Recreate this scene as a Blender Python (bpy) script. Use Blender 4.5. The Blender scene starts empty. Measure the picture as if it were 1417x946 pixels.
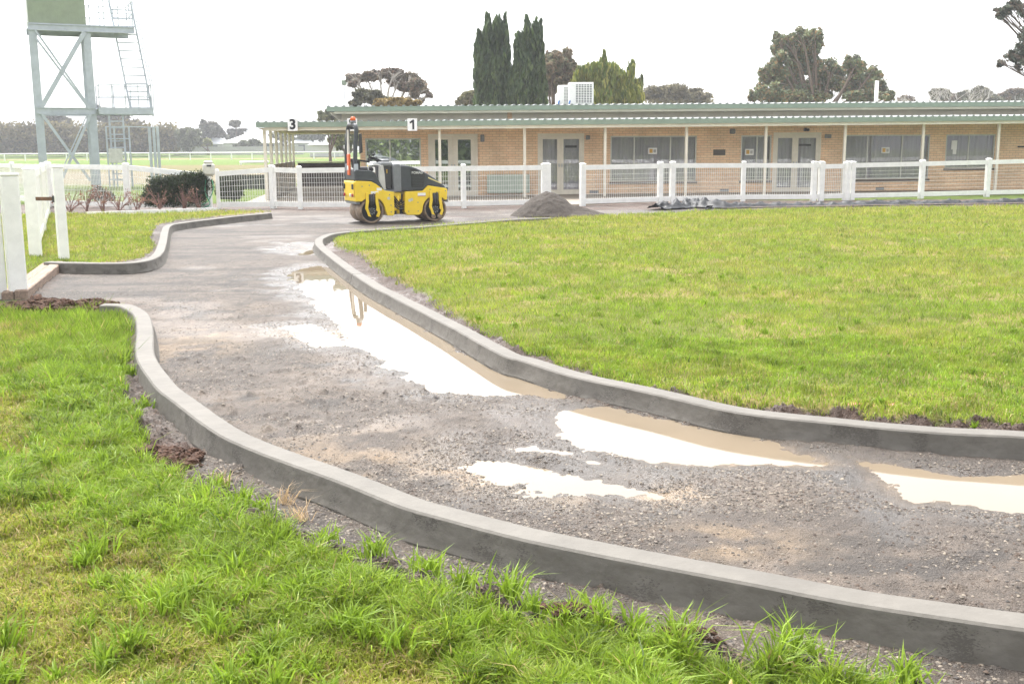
import bpy, bmesh, math, random
import numpy as np
from mathutils import Vector, Matrix
random.seed(7); rng = np.random.default_rng(11)
S = bpy.context.scene; COL = S.collection
# ------------------------------------------------------------------ camera maths (photo pixel -> world point)
f = 1500.; CX = 708.5; CY = 473.; H = 1.67
p_ = math.atan(268/1500); rho = 0.006
Fv = np.array([0, math.cos(p_), -math.sin(p_)]); r0 = np.array([1., 0, 0]); u0 = np.array([0, math.sin(p_), math.cos(p_)])
Uv = u0*math.cos(rho)+r0*math.sin(rho); Rv = r0*math.cos(rho)-u0*math.sin(rho); Cv = np.array([0, 0, H])
def ray(px, py): return Fv+Rv*(px-CX)/f-Uv*(py-CY)/f
def G(px, py, z=0.):
    d = ray(px, py); return Cv+d*(z-H)/d[2]
def At(px, py, Y):
    d = ray(px, py); return Cv+d*Y/d[1]
def G2(px, py, z=0.):
    q = G(px, py, z); return (q[0], q[1])
cam = bpy.data.cameras.new('camera'); co = bpy.data.objects.new('camera', cam); COL.objects.link(co)
M = Matrix(((Rv[0], Uv[0], -Fv[0], 0), (Rv[1], Uv[1], -Fv[1], 0), (Rv[2], Uv[2], -Fv[2], H), (0, 0, 0, 1)))
co.matrix_world = M; cam.sensor_fit = 'HORIZONTAL'; cam.sensor_width = 36; cam.lens = 36*f/1417
cam.clip_end = 4000; cam.clip_start = .05; S.camera = co
# ------------------------------------------------------------------ world and sun
SUN_EL = math.radians(60); SUN_AZ = math.radians(-25)      # azimuth from +Y towards +X
w = bpy.data.worlds.new('World'); S.world = w; w.use_nodes = True
nt = w.node_tree; nt.nodes.clear()
sk = nt.nodes.new('ShaderNodeTexSky'); sk.sky_type = 'NISHITA'; sk.sun_disc = False
sk.sun_elevation = SUN_EL; sk.sun_rotation = SUN_AZ; sk.air_density = 1.0; sk.dust_density = 4.0; sk.ozone_density = 1.0
hs = nt.nodes.new('ShaderNodeHueSaturation'); hs.inputs['Saturation'].default_value = 0.12
bg = nt.nodes.new('ShaderNodeBackground'); bg.inputs['Strength'].default_value = 0.15
wo = nt.nodes.new('ShaderNodeOutputWorld')
nt.links.new(sk.outputs[0], hs.inputs['Color']); nt.links.new(hs.outputs[0], bg.inputs[0]); nt.links.new(bg.outputs[0], wo.inputs[0])
sl = bpy.data.lights.new('sun', 'SUN'); sl.energy = 1.3; sl.angle = math.radians(14); sl.color = (1, .96, .9)
so = bpy.data.objects.new('sun', sl); COL.objects.link(so)
sd = Vector((math.sin(SUN_AZ)*math.cos(SUN_EL), math.cos(SUN_AZ)*math.cos(SUN_EL), math.sin(SUN_EL)))
so.rotation_euler = sd.to_track_quat('Z', 'Y').to_euler()
S.view_settings.view_transform = 'Standard'; S.view_settings.look = 'None'; S.view_settings.exposure = 1.85; S.view_settings.gamma = 1
S.cycles.max_bounces = 6; S.cycles.transparent_max_bounces = 12
# ------------------------------------------------------------------ materials
MATS = {}
def mat(name, col=(.5, .5, .5), rough=.7, var=.12, scale=6., bump=0., bscale=60., metal=0., spec=.4, attr=None, col2=None, sub=None, stretch=None, coat=0.):
    if name in MATS: return MATS[name]
    m = bpy.data.materials.new(name); m.use_nodes = True; n = m.node_tree.nodes; L = m.node_tree.links
    b = n['Principled BSDF']; b.inputs['Roughness'].default_value = rough; b.inputs['Metallic'].default_value = metal
    b.inputs['Specular IOR Level'].default_value = spec
    if coat: b.inputs['Coat Weight'].default_value = coat
    tc = n.new('ShaderNodeTexCoord'); vec = tc.outputs['Object']
    if stretch:
        mp = n.new('ShaderNodeMapping'); mp.inputs['Scale'].default_value = stretch; L.new(vec, mp.inputs[0]); vec = mp.outputs[0]
    nz = n.new('ShaderNodeTexNoise'); nz.inputs['Scale'].default_value = scale; nz.inputs['Detail'].default_value = 6; nz.inputs['Roughness'].default_value = .65
    L.new(vec, nz.inputs['Vector'])
    mr = n.new('ShaderNodeMapRange'); mr.inputs[1].default_value = .3; mr.inputs[2].default_value = .7
    L.new(nz.outputs[0], mr.inputs[0])
    mx = n.new('ShaderNodeMix'); mx.data_type = 'RGBA'; mx.clamp_result = False
    L.new(mr.outputs[0], mx.inputs[0])
    if attr:
        at = n.new('ShaderNodeAttribute'); at.attribute_name = attr
        mr.inputs[3].default_value = 1-var; mr.inputs[4].default_value = 1+var
        vm = n.new('ShaderNodeVectorMath'); vm.operation = 'SCALE'
        L.new(at.outputs['Color'], vm.inputs[0]); L.new(mr.outputs[0], vm.inputs['Scale'])
        L.new(vm.outputs[0], b.inputs['Base Color']); m.node_tree.nodes.remove(mx)
    else:
        c2 = col2 if col2 else tuple(c*(1-2*var) for c in col)
        c1 = col if col2 else tuple(min(1, c*(1+var*.5)) for c in col)
        mx.inputs[6].default_value = (*c1, 1); mx.inputs[7].default_value = (*c2, 1)
        L.new(mx.outputs[2], b.inputs['Base Color'])
    if bump:
        n2 = n.new('ShaderNodeTexNoise'); n2.inputs['Scale'].default_value = bscale; n2.inputs['Detail'].default_value = 5
        L.new(vec, n2.inputs['Vector'])
        bp = n.new('ShaderNodeBump'); bp.inputs['Strength'].default_value = bump; bp.inputs['Distance'].default_value = .02
        L.new(n2.outputs[0], bp.inputs['Height']); L.new(bp.outputs[0], b.inputs['Normal'])
    MATS[name] = m; return m
def leafmat(name, trans=.35, rough=.6):
    m = bpy.data.materials.new(name); m.use_nodes = True; n = m.node_tree.nodes; L = m.node_tree.links
    b = n['Principled BSDF']; b.inputs['Roughness'].default_value = rough; b.inputs['Specular IOR Level'].default_value = .3
    at = n.new('ShaderNodeAttribute'); at.attribute_name = 'Col'; L.new(at.outputs['Color'], b.inputs['Base Color'])
    t = n.new('ShaderNodeBsdfTranslucent'); L.new(at.outputs['Color'], t.inputs[0])
    mx = n.new('ShaderNodeMixShader'); mx.inputs[0].default_value = trans
    L.new(b.outputs[0], mx.inputs[1]); L.new(t.outputs[0], mx.inputs[2]); L.new(mx.outputs[0], n['Material Output'].inputs[0])
    return m
white = mat('white_plastic', (.88, .88, .85), .45, .07, 5, spec=.4)
cream = mat('cream_paint', (.76, .71, .6), .55, .06, 4)
creamdk = mat('beige_panel', (.6, .54, .43), .6, .06, 3)
greenp = mat('green_gutter', (.235, .30, .235), .5, .08, 2)
steel = mat('galvanised_steel', (.46, .50, .54), .5, .1, 3, metal=.2)
boothg = mat('pale_green_sheet', (.29, .34, .24), .6, .08, 2)
black = mat('black_rubber', (.02, .02, .022), .6, .2, 20)
charcoal = mat('charcoal_plastic', (.055, .062, .068), .5, .12, 8)
greyp = mat('grey_plastic', (.2, .21, .22), .45, .1, 9)
yellow = mat('yellow_paint', (.86, .60, .03), .35, .06, 5, spec=.5)
orange = mat('orange_plastic', (.8, .14, .03), .45, .06)
redp = mat('red_lens', (.45, .03, .03), .3, .1)
drumm = mat('muddy_drum_steel', (.3, .22, .15), .55, .3, 14, metal=.25, bump=.2, bscale=40)
rimm = mat('worn_drum_rim', (.34, .29, .23), .45, .2, 14, metal=.4)
bark = mat('bark', (.17, .13, .1), .9, .25, 12, bump=.4, bscale=20)
palebark = mat('pale_bark', (.42, .39, .35), .8, .2, 10)
timber = mat('weathered_timber', (.34, .25, .19), .85, .25, 5, bump=.5, bscale=30, stretch=(1, 8, 8))
twig = mat('reddish_twigs', (.28, .16, .13), .8, .2)
dpaint = mat('dark_paint', (.05, .05, .05), .6, .1)
paper = mat('white_paper', (.8, .8, .78), .6, .02)
gold = mat('gold_print', (.6, .36, .08), .6, .05)
galv = mat('pale_roof_sheet', (.5, .52, .53), .45, .08, .3)
housew = mat('pale_weatherboard', (.5, .5, .47), .7, .06, .5)
hosem = mat('green_hose', (.05, .3, .16), .4, .1)
concrete_f = mat('paving_concrete', (.3, .26, .21), .8, .12, 2.5, bump=.1)
leafM = leafmat('foliage_leaf', .3); grassM = leafmat('grass_blade', .4, .45)
# kerb concrete: damp darker lower faces with pits
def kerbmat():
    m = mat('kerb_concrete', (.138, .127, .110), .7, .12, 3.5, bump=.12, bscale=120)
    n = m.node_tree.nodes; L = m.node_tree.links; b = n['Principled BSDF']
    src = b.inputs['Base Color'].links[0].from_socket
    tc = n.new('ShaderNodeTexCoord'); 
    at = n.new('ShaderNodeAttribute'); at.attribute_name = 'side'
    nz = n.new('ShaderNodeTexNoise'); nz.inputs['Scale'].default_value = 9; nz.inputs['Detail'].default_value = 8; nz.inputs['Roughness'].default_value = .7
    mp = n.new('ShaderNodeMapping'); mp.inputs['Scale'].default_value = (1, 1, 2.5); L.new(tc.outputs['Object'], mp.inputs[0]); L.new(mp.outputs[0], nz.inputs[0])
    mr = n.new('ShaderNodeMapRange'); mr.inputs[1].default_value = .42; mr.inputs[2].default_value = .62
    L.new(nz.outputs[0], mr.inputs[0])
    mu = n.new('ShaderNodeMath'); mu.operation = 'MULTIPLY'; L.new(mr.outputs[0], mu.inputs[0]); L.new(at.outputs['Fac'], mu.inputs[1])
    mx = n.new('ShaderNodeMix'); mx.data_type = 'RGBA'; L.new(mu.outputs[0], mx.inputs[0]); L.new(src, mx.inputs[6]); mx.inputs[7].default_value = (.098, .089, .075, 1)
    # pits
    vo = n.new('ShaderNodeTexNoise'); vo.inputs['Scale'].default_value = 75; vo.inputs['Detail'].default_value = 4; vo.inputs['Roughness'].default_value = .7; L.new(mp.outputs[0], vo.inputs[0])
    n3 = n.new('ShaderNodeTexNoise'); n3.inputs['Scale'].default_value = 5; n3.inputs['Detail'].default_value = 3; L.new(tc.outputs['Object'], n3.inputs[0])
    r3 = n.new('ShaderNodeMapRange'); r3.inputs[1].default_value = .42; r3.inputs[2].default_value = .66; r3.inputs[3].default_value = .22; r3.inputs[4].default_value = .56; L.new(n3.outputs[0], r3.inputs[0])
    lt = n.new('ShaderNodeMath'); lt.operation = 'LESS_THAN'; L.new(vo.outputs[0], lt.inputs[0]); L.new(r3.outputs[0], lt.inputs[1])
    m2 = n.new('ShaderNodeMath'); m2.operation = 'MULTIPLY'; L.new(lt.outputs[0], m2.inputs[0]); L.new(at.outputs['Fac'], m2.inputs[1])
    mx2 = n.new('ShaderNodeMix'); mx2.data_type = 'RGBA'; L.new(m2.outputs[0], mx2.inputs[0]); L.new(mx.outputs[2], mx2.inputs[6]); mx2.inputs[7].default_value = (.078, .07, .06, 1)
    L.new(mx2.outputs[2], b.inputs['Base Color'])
    n4 = n.new('ShaderNodeTexNoise'); n4.inputs['Scale'].default_value = 14; n4.inputs['Detail'].default_value = 8; L.new(tc.outputs['Object'], n4.inputs[0])
    mulh = n.new('ShaderNodeMath'); mulh.operation = 'MULTIPLY_ADD'; L.new(m2.outputs[0], mulh.inputs[0]); mulh.inputs[1].default_value = -.5; L.new(n4.outputs[0], mulh.inputs[2])
    bp = n.new('ShaderNodeBump'); bp.inputs['Strength'].default_value = .55; bp.inputs['Distance'].default_value = .012
    L.new(mulh.outputs[0], bp.inputs['Height']); L.new(bp.outputs[0], b.inputs['Normal'])
    return m
kerbM = kerbmat()
def brickmat():
    m = bpy.data.materials.new('orange_brick'); m.use_nodes = True; n = m.node_tree.nodes; L = m.node_tree.links; b = n['Principled BSDF']
    b.inputs['Roughness'].default_value = .85
    tc = n.new('ShaderNodeTexCoord'); sp = n.new('ShaderNodeSeparateXYZ'); L.new(tc.outputs['Object'], sp.inputs[0])
    ad = n.new('ShaderNodeMath'); ad.operation = 'ADD'; L.new(sp.outputs[0], ad.inputs[0]); L.new(sp.outputs[1], ad.inputs[1])
    cb = n.new('ShaderNodeCombineXYZ'); L.new(ad.outputs[0], cb.inputs[0]); L.new(sp.outputs[2], cb.inputs[1])
    br = n.new('ShaderNodeTexBrick'); L.new(cb.outputs[0], br.inputs['Vector']); br.inputs['Scale'].default_value = 1
    br.inputs['Brick Width'].default_value = .24; br.inputs['Row Height'].default_value = .086; br.inputs['Mortar Size'].default_value = .007; br.inputs['Mortar Smooth'].default_value = .2
    br.inputs['Color1'].default_value = (.86, .62, .40, 1); br.inputs['Color2'].default_value = (.80, .53, .32, 1); br.inputs['Mortar'].default_value = (.5, .37, .26, 1); br.inputs['Bias'].default_value = -.1
    nz = n.new('ShaderNodeTexNoise'); nz.inputs['Scale'].default_value = 1.3; nz.inputs['Detail'].default_value = 5; L.new(tc.outputs['Object'], nz.inputs[0])
    mr = n.new('ShaderNodeMapRange'); mr.inputs[1].default_value = .3; mr.inputs[2].default_value = .7; mr.inputs[3].default_value = .85; mr.inputs[4].default_value = 1.1; L.new(nz.outputs[0], mr.inputs[0])
    vm = n.new('ShaderNodeVectorMath'); vm.operation = 'SCALE'; L.new(br.outputs[0], vm.inputs[0]); L.new(mr.outputs[0], vm.inputs['Scale']); L.new(vm.outputs[0], b.inputs['Base Color'])
    bp = n.new('ShaderNodeBump'); bp.inputs['Strength'].default_value = .4; bp.inputs['Distance'].default_value = .01; bp.invert = True
    L.new(br.outputs['Fac'], bp.inputs['Height']); L.new(bp.outputs[0], b.inputs['Normal']); return m
brick = brickmat()
def glassmat(name, gl=.25, tint=(.9, .95, .93), dark=None):
    m = bpy.data.materials.new(name); m.use_nodes = True; n = m.node_tree.nodes; L = m.node_tree.links; n.remove(n['Principled BSDF'])
    g = n.new('ShaderNodeBsdfGlossy'); g.inputs['Roughness'].default_value = .01; g.inputs[0].default_value = (*tint, 1)
    if dark: t = n.new('ShaderNodeBsdfDiffuse'); t.inputs[0].default_value = (*dark, 1)
    else: t = n.new('ShaderNodeBsdfTransparent'); t.inputs[0].default_value = (.9, .9, .91, 1)
    tc = n.new('ShaderNodeTexCoord'); nz = n.new('ShaderNodeTexNoise'); nz.inputs['Scale'].default_value = 1.2; L.new(tc.outputs['Object'], nz.inputs[0])
    bp = n.new('ShaderNodeBump'); bp.inputs['Strength'].default_value = .03; bp.inputs['Distance'].default_value = .05; L.new(nz.outputs[0], bp.inputs['Height']); L.new(bp.outputs[0], g.inputs['Normal']); bp.inputs['Strength'].default_value = .008
    mx = n.new('ShaderNodeMixShader'); mx.inputs[0].default_value = gl; L.new(t.outputs[0], mx.inputs[1]); L.new(g.outputs[0], mx.inputs[2]); L.new(mx.outputs[0], n['Material Output'].inputs[0]); return m
paneM = glassmat('window_glass', .065, (.93, .94, 1.)); darkpane = glassmat('dark_door_glass', .2, (.8, .9, .85), (.012, .015, .012)); mirrorM = glassmat('reflective_glass', .7, (.85, .9, .85), (.03, .035, .03))
curtainM = mat('grey_curtain', (.47, .47, .475), .8, .1, 3, stretch=(6, 1, .4))
# ------------------------------------------------------------------ mesh helpers
def addattr(me, name, cols):
    a = me.color_attributes.new(name, 'FLOAT_COLOR', 'POINT'); c = np.ones((len(me.vertices), 4), np.float32); c[:, :cols.shape[1]] = cols; a.data.foreach_set('color', c.ravel())
def fastmesh(name, V, Fs, m, smooth=False, Cc=None, parent=None):
    """V (n,3); Fs list of face index arrays (k,3) or (k,4)"""
    me = bpy.data.meshes.new(name); me.vertices.add(len(V)); me.vertices.foreach_set('co', np.asarray(V, np.float32).ravel())
    nl = sum(a.size for a in Fs); nf = sum(len(a) for a in Fs)
    me.loops.add(nl); me.polygons.add(nf)
    me.loops.foreach_set('vertex_index', np.concatenate([a.ravel() for a in Fs]).astype(np.int32))
    tot = np.concatenate([np.full(len(a), a.shape[1]) for a in Fs]); st = np.concatenate([[0], np.cumsum(tot)[:-1]])
    me.polygons.foreach_set('loop_start', st.astype(np.int32)); me.polygons.foreach_set('loop_total', tot.astype(np.int32))
    me.update(calc_edges=True)
    if smooth: me.polygons.foreach_set('use_smooth', np.ones(nf, bool))
    if Cc is not None: addattr(me, 'Col', Cc)
    me.materials.append(m); o = bpy.data.objects.new(name, me); COL.objects.link(o)
    if parent: o.parent = parent
    return o
class MB:
    def __init__(s): s.v = []; s.f = []; s.sm = []
    def add(s, vs, fs, sm=False):
        b = len(s.v); s.v += [tuple(map(float, q)) for q in vs]; s.f += [tuple(b+i for i in q) for q in fs]; s.sm += [sm]*len(fs); return s
    def box(s, x0, x1, y0, y1, z0, z1):
        vs = [(x, y, z) for z in (z0, z1) for (x, y) in ((x0, y0), (x1, y0), (x1, y1), (x0, y1))]
        return s.add(vs, [(3, 2, 1, 0), (4, 5, 6, 7), (0, 1, 5, 4), (1, 2, 6, 5), (2, 3, 7, 6), (3, 0, 4, 7)])
    def bbox(s, x0, x1, y0, y1, z0, z1, b=.01):       # box with chamfered edges
        b = min(b, (x1-x0)*.45, (y1-y0)*.45, (z1-z0)*.45)
        ring = lambda k, z: [(x0+k, y0+b, z), (x0+b, y0+k, z), (x1-b, y0+k, z), (x1-k, y0+b, z), (x1-k, y1-b, z), (x1-b, y1-k, z), (x0+b, y1-k, z), (x0+k, y1-b, z)]
        def ins(z): return [(x0+b, y0+b, z)]*0
        r = [ring(0, z0+b), ring(0, z1-b)]
        low = [(min(max(x, x0+b), x1-b), min(max(y, y0+b), y1-b), z0) for x, y, _ in r[0]]
        top = [(x, y, z1) for x, y, _ in low]
        vs = low+r[0]+r[1]+top; fs = []
        for k in range(3):
            for i in range(8):
                j = (i+1) % 8; q = (k*8+i, k*8+j, k*8+8+j, k*8+8+i)
                fs.append(q)
        L4 = [0, 2, 4, 6]; fs.append(tuple(reversed(range(8)))); fs.append(tuple(range(24, 32)))
        return s.add(vs, fs)
    def bar(s, a, b, w, h=None, up=(0, 0, 1)):        # box beam between two points
        h = h or w; a = Vector(a); b = Vector(b); d = (b-a).normalized(); u = Vector(up)
        if abs(d.dot(u)) > .98: u = Vector((0, 1, 0))
        x = d.cross(u).normalized(); y = x.cross(d).normalized()
        vs = [q+x*sx*w/2+y*sy*h/2 for q in (a, b) for sx, sy in ((-1, -1), (1, -1), (1, 1), (-1, 1))]
        return s.add(vs, [(0, 1, 2, 3), (7, 6, 5, 4), (0, 4, 5, 1), (1, 5, 6, 2), (2, 6, 7, 3), (3, 7, 4, 0)])
    def tube(s, pts, rad, n=8, cap=True):
        P = [Vector(q) for q in pts]; R = rad if hasattr(rad, '__len__') else [rad]*len(P); vs = []; x = None
        for i, q in enumerate(P):
            d = (P[min(i+1, len(P)-1)]-P[max(i-1, 0)]).normalized()
            if x is None: x = d.orthogonal().normalized()
            else: x = (x-d*x.dot(d)).normalized()
            y = d.cross(x)
            vs += [q+(x*math.cos(2*math.pi*k/n)+y*math.sin(2*math.pi*k/n))*R[i] for k in range(n)]
        fs = [(i*n+k, i*n+(k+1) % n, (i+1)*n+(k+1) % n, (i+1)*n+k) for i in range(len(P)-1) for k in range(n)]
        s.add(vs, fs, True)
        if cap: s.add(vs[:n], [tuple(reversed(range(n)))]); s.add(vs[-n:], [tuple(range(n))])
        return s
    def prism(s, poly, y0, y1, axes='xz'):            # polygon extruded
        n = len(poly)
        mk = (lambda a, b, c: (a, c, b)) if axes == 'xz' else ((lambda a, b, c: (a, b, c)) if axes == 'xy' else (lambda a, b, c: (c, a, b)))
        vs = [mk(a, b, y0) for a, b in poly]+[mk(a, b, y1) for a, b in poly]
        return s.add(vs, [tuple(range(n)), tuple(reversed(range(n, 2*n)))]+[(i, i+n, (i+1) % n+n, (i+1) % n) for i in range(n)])
    def ball(s, c, r, nu=12, nv=8):
        rx, ry, rz = r if hasattr(r, '__len__') else (r, r, r)
        vs = [(c[0]+rx*math.sin(math.pi*j/nv)*math.cos(2*math.pi*i/nu), c[1]+ry*math.sin(math.pi*j/nv)*math.sin(2*math.pi*i/nu), c[2]+rz*math.cos(math.pi*j/nv)) for j in range(nv+1) for i in range(nu)]
        return s.add(vs, [(j*nu+i, (j+1)*nu+i, (j+1)*nu+(i+1) % nu, j*nu+(i+1) % nu) for j in range(nv) for i in range(nu)], True)
    def build(s, name, m, parent=None, bevel=0):
        me = bpy.data.meshes.new(name); me.from_pydata(s.v, [], s.f); me.polygons.foreach_set('use_smooth', s.sm)
        bm = bmesh.new(); bm.from_mesh(me); bmesh.ops.remove_doubles(bm, verts=bm.verts, dist=1e-5); bmesh.ops.dissolve_degenerate(bm, dist=1e-5, edges=bm.edges); bmesh.ops.recalc_face_normals(bm, faces=bm.faces)
        if bevel: bmesh.ops.bevel(bm, geom=[e for e in bm.edges if e.calc_face_angle(0) > .6], offset=bevel, segments=2, affect='EDGES', profile=.5)
        bm.to_mesh(me); bm.free(); me.materials.append(m); o = bpy.data.objects.new(name, me); COL.objects.link(o)
        if parent: o.parent = parent
        return o
def tag(o, label=None, cat=None, group=None, kind=None):
    if label: o['label'] = label
    if cat: o['category'] = cat
    if group: o['group'] = group
    if kind: o['kind'] = kind
    return o
def thing(name, loc, label, cat, rz=0, group=None):
    o = bpy.data.objects.new(name, None); o.empty_display_size = .2; COL.objects.link(o); o.location = tuple(map(float, loc)); o.rotation_euler = (0, 0, rz)
    return tag(o, label, cat, group)
def text_mesh(txt, size, name, m, parent, loc, rot=(math.pi/2, 0, 0), bold=0., depth=.004):
    cu = bpy.data.curves.new(name, 'FONT'); cu.body = txt; cu.size = size; cu.align_x = 'CENTER'; cu.align_y = 'CENTER'; cu.extrude = depth; cu.offset = bold
    t = bpy.data.objects.new('tmp', cu); COL.objects.link(t); dg = bpy.context.evaluated_depsgraph_get(); me = bpy.data.meshes.new_from_object(t.evaluated_get(dg)); bpy.data.objects.remove(t)
    me.materials.clear(); me.materials.append(m); o = bpy.data.objects.new(name, me); COL.objects.link(o); o.parent = parent; o.location = loc; o.rotation_euler = rot; return o
# ------------------------------------------------------------------ noise
_lat = rng.random((256, 256))
def vnoise(x, y, s, seed=0):
    x = np.asarray(x)*s+seed*17.3+1000; y = np.asarray(y)*s+seed*31.7+1000
    xi = np.floor(x).astype(int); yi = np.floor(y).astype(int); fx = x-xi; fy = y-yi; fx = fx*fx*(3-2*fx); fy = fy*fy*(3-2*fy)
    g = lambda a, b: _lat[a % 256, b % 256]
    return (g(xi, yi)*(1-fx)+g(xi+1, yi)*fx)*(1-fy)+(g(xi, yi+1)*(1-fx)+g(xi+1, yi+1)*fx)*fy
def fbm(x, y, s, o=4, seed=0, r=.5):
    t = 0; a = 1; n = 0
    for k in range(o): t = t+a*vnoise(x, y, s*2**k, seed+k); n += a; a *= r
    return t/n
def sstep(a, b, x): t = np.clip((x-a)/(b-a), 0, 1); return t*t*(3-2*t)
def sdf(poly, x, y):          # >0 inside
    P = np.array(poly); d = np.full(x.shape, 1e9); ins = np.zeros(x.shape, bool)
    for i in range(len(P)):
        a = P[i]; b = P[(i+1) % len(P)]; e = b-a; L2 = e@e+1e-12
        t = np.clip(((x-a[0])*e[0]+(y-a[1])*e[1])/L2, 0, 1); d = np.minimum(d, (x-a[0]-t*e[0])**2+(y-a[1]-t*e[1])**2)
        c = ((a[1] > y) != (b[1] > y)); 
        if abs(e[1]) > 1e-12: ins ^= c & (x < (e[0]*(y-a[1])/e[1]+a[0]))
    return np.where(ins, 1, -1)*np.sqrt(d)
def catmull(pts, n=8, closed=False):
    P = [np.array(q, float) for q in pts]; out = []
    N = len(P)
    for i in range(N if closed else N-1):
        g = (lambda k: P[k % N]) if closed else (lambda k: P[min(max(k, 0), N-1)])
        a, b, c, d = g(i-1), g(i), g(i+1), g(i+2)
        for k in range(n):
            t = k/n; out.append(.5*((2*b)+(-a+c)*t+(2*a-5*b+4*c-d)*t*t+(-a+3*b-3*c+d)*t**3))
    if not closed: out.append(P[-1])
    return out
def resample(pts, step):
    P = np.array(pts); d = np.r_[0, np.cumsum(np.linalg.norm(np.diff(P, axis=0), axis=1))]; n = max(2, int(d[-1]/step)); t = np.linspace(0, d[-1], n)
    return np.stack([np.interp(t, d, P[:, k]) for k in range(P.shape[1])], 1)
# ------------------------------------------------------------------ plan of the place
def line(px, z): return [G2(a, b, z) for a, b in px]
K1o = line([(162, 423), (176, 428.8), (185, 437), (188, 457), (186, 485), (190, 502), (203, 522), (217, 539), (244, 559), (291, 595), (339, 618.5), (406, 644), (480, 671), (552, 700), (610, 717), (720, 746), (829, 768), (939, 790), (1046, 810), (1192, 838), (1339, 861), (1417, 872), (1520, 886), (1700, 906)], .13)
K1o = [(K1o[0][0]-.2, K1o[0][1]+.05)]+K1o
K2p = line([(760, 301), (700, 304), (630, 309), (572, 313.7), (505, 318), (459, 322.5), (440, 328), (435, 333), (440, 343), (472, 368), (508, 392.7), (551, 415), (616, 449), (687, 488.5), (723, 499.5), (795, 521), (900, 543.5), (1017, 569), (1174, 587), (1291, 598.5), (1417, 606), (1560, 617), (1760, 628)], .12)
K3p = line([(60, 361.5), (84, 362.5), (140, 363.5), (186, 362.5), (212, 358), (226, 349), (231, 335), (234, 318), (238, 311), (252, 308), (300, 302), (376, 294)], .15)
def lawnpoly(px, z): return [G2(a, b, z) for a, b in px]
L1 = lawnpoly([(-900, 428), (-200, 426), (0, 424), (60, 430), (110, 428), (145, 424), (168, 440), (176, 460), (168, 500), (170, 548), (188, 596), (222, 645), (285, 682), (345, 712), (430, 762), (515, 792), (595, 822), (655, 836), (700, 852), (760, 880), (829, 880), (884, 905), (973, 912), (1028, 948), (1083, 935), (1134, 962), (1230, 968), (1330, 990), (1500, 1010), (1500, 1300), (-900, 1300)], .03)
L2 = lawnpoly([(462, 340), (462, 330), (490, 323), (560, 316), (640, 310), (760, 303), (950, 293), (1100, 289), (1417, 285), (1800, 278), (2200, 620), (1800, 612), (1417, 594), (1320, 588), (1250, 584), (1180, 574), (1100, 571), (1000, 561), (900, 542), (850, 530), (760, 505), (700, 480), (640, 448), (600, 424), (560, 398), (520, 374), (497, 352)], .06)
L3 = lawnpoly([(-700, 420), (-100, 400), (36, 398), (84, 360), (150, 360), (196, 354), (212, 340), (206, 322), (216, 309), (250, 302), (300, 297.5), (374, 291), (300, 291), (178, 294.5), (90, 295), (-50, 296), (-700, 310)], .06)
PUD = {
 'a': [(407, 383), (421, 372), (443, 368), (465, 372), (486, 391), (516, 411), (548, 431), (590, 457), (640, 487), (690, 513), (722, 526), (760, 540), (800, 551), (760, 553), (713, 550), (673, 553.4), (648, 551.6), (608, 548), (587, 533.6), (558, 515.7), (508, 490), (486, 469), (472, 447), (447, 433), (432, 411), (411, 393)],
 'b': [(755, 572), (790, 560), (840, 563), (900, 575), (960, 588), (1020, 602), (1080, 612), (1140, 628), (1190, 645), (1160, 655), (1120, 658), (1000, 656), (900, 646), (800, 624), (768, 604)],
 'c': [(640, 645), (661, 639), (705, 638), (756, 650), (811, 658), (866, 674), (925, 688), (866, 689), (811, 685), (734, 680), (675, 668), (648, 655)],
 'd': [(712, 621), (738, 614), (774, 621), (815, 632), (868, 649), (836, 652), (800, 643), (770, 633), (740, 628)],
 'e': [(1155, 626), (1200, 632), (1266, 642), (1302, 653), (1357, 662), (1417, 660), (1520, 668), (1560, 700), (1520, 722), (1417, 711), (1320, 706), (1258, 708), (1228, 697), (1205, 680), (1195, 660), (1170, 645)],
 'f': [(392, 345), (410, 337), (440, 337), (446, 346), (420, 352)],
 'g': [(405, 452), (430, 449), (452, 462), (468, 476), (440, 478), (418, 466)],
}
PUDW = {k: [G2(a, b, -.012) for a, b in v] for k, v in PUD.items()}
MOUNDS = [(665, 578, .5, .05, 1.0), (742, 634, .12, .035, .7), (645, 555, .25, .03, 1), (1010, 640, .6, .03, 1), (1150, 670, .6, .025, 1), (560, 600, .5, .02, 1), (300, 650, .3, .02, 1), (920, 745, .4, .02, 1), (1350, 770, .7, .03, 1)]
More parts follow.
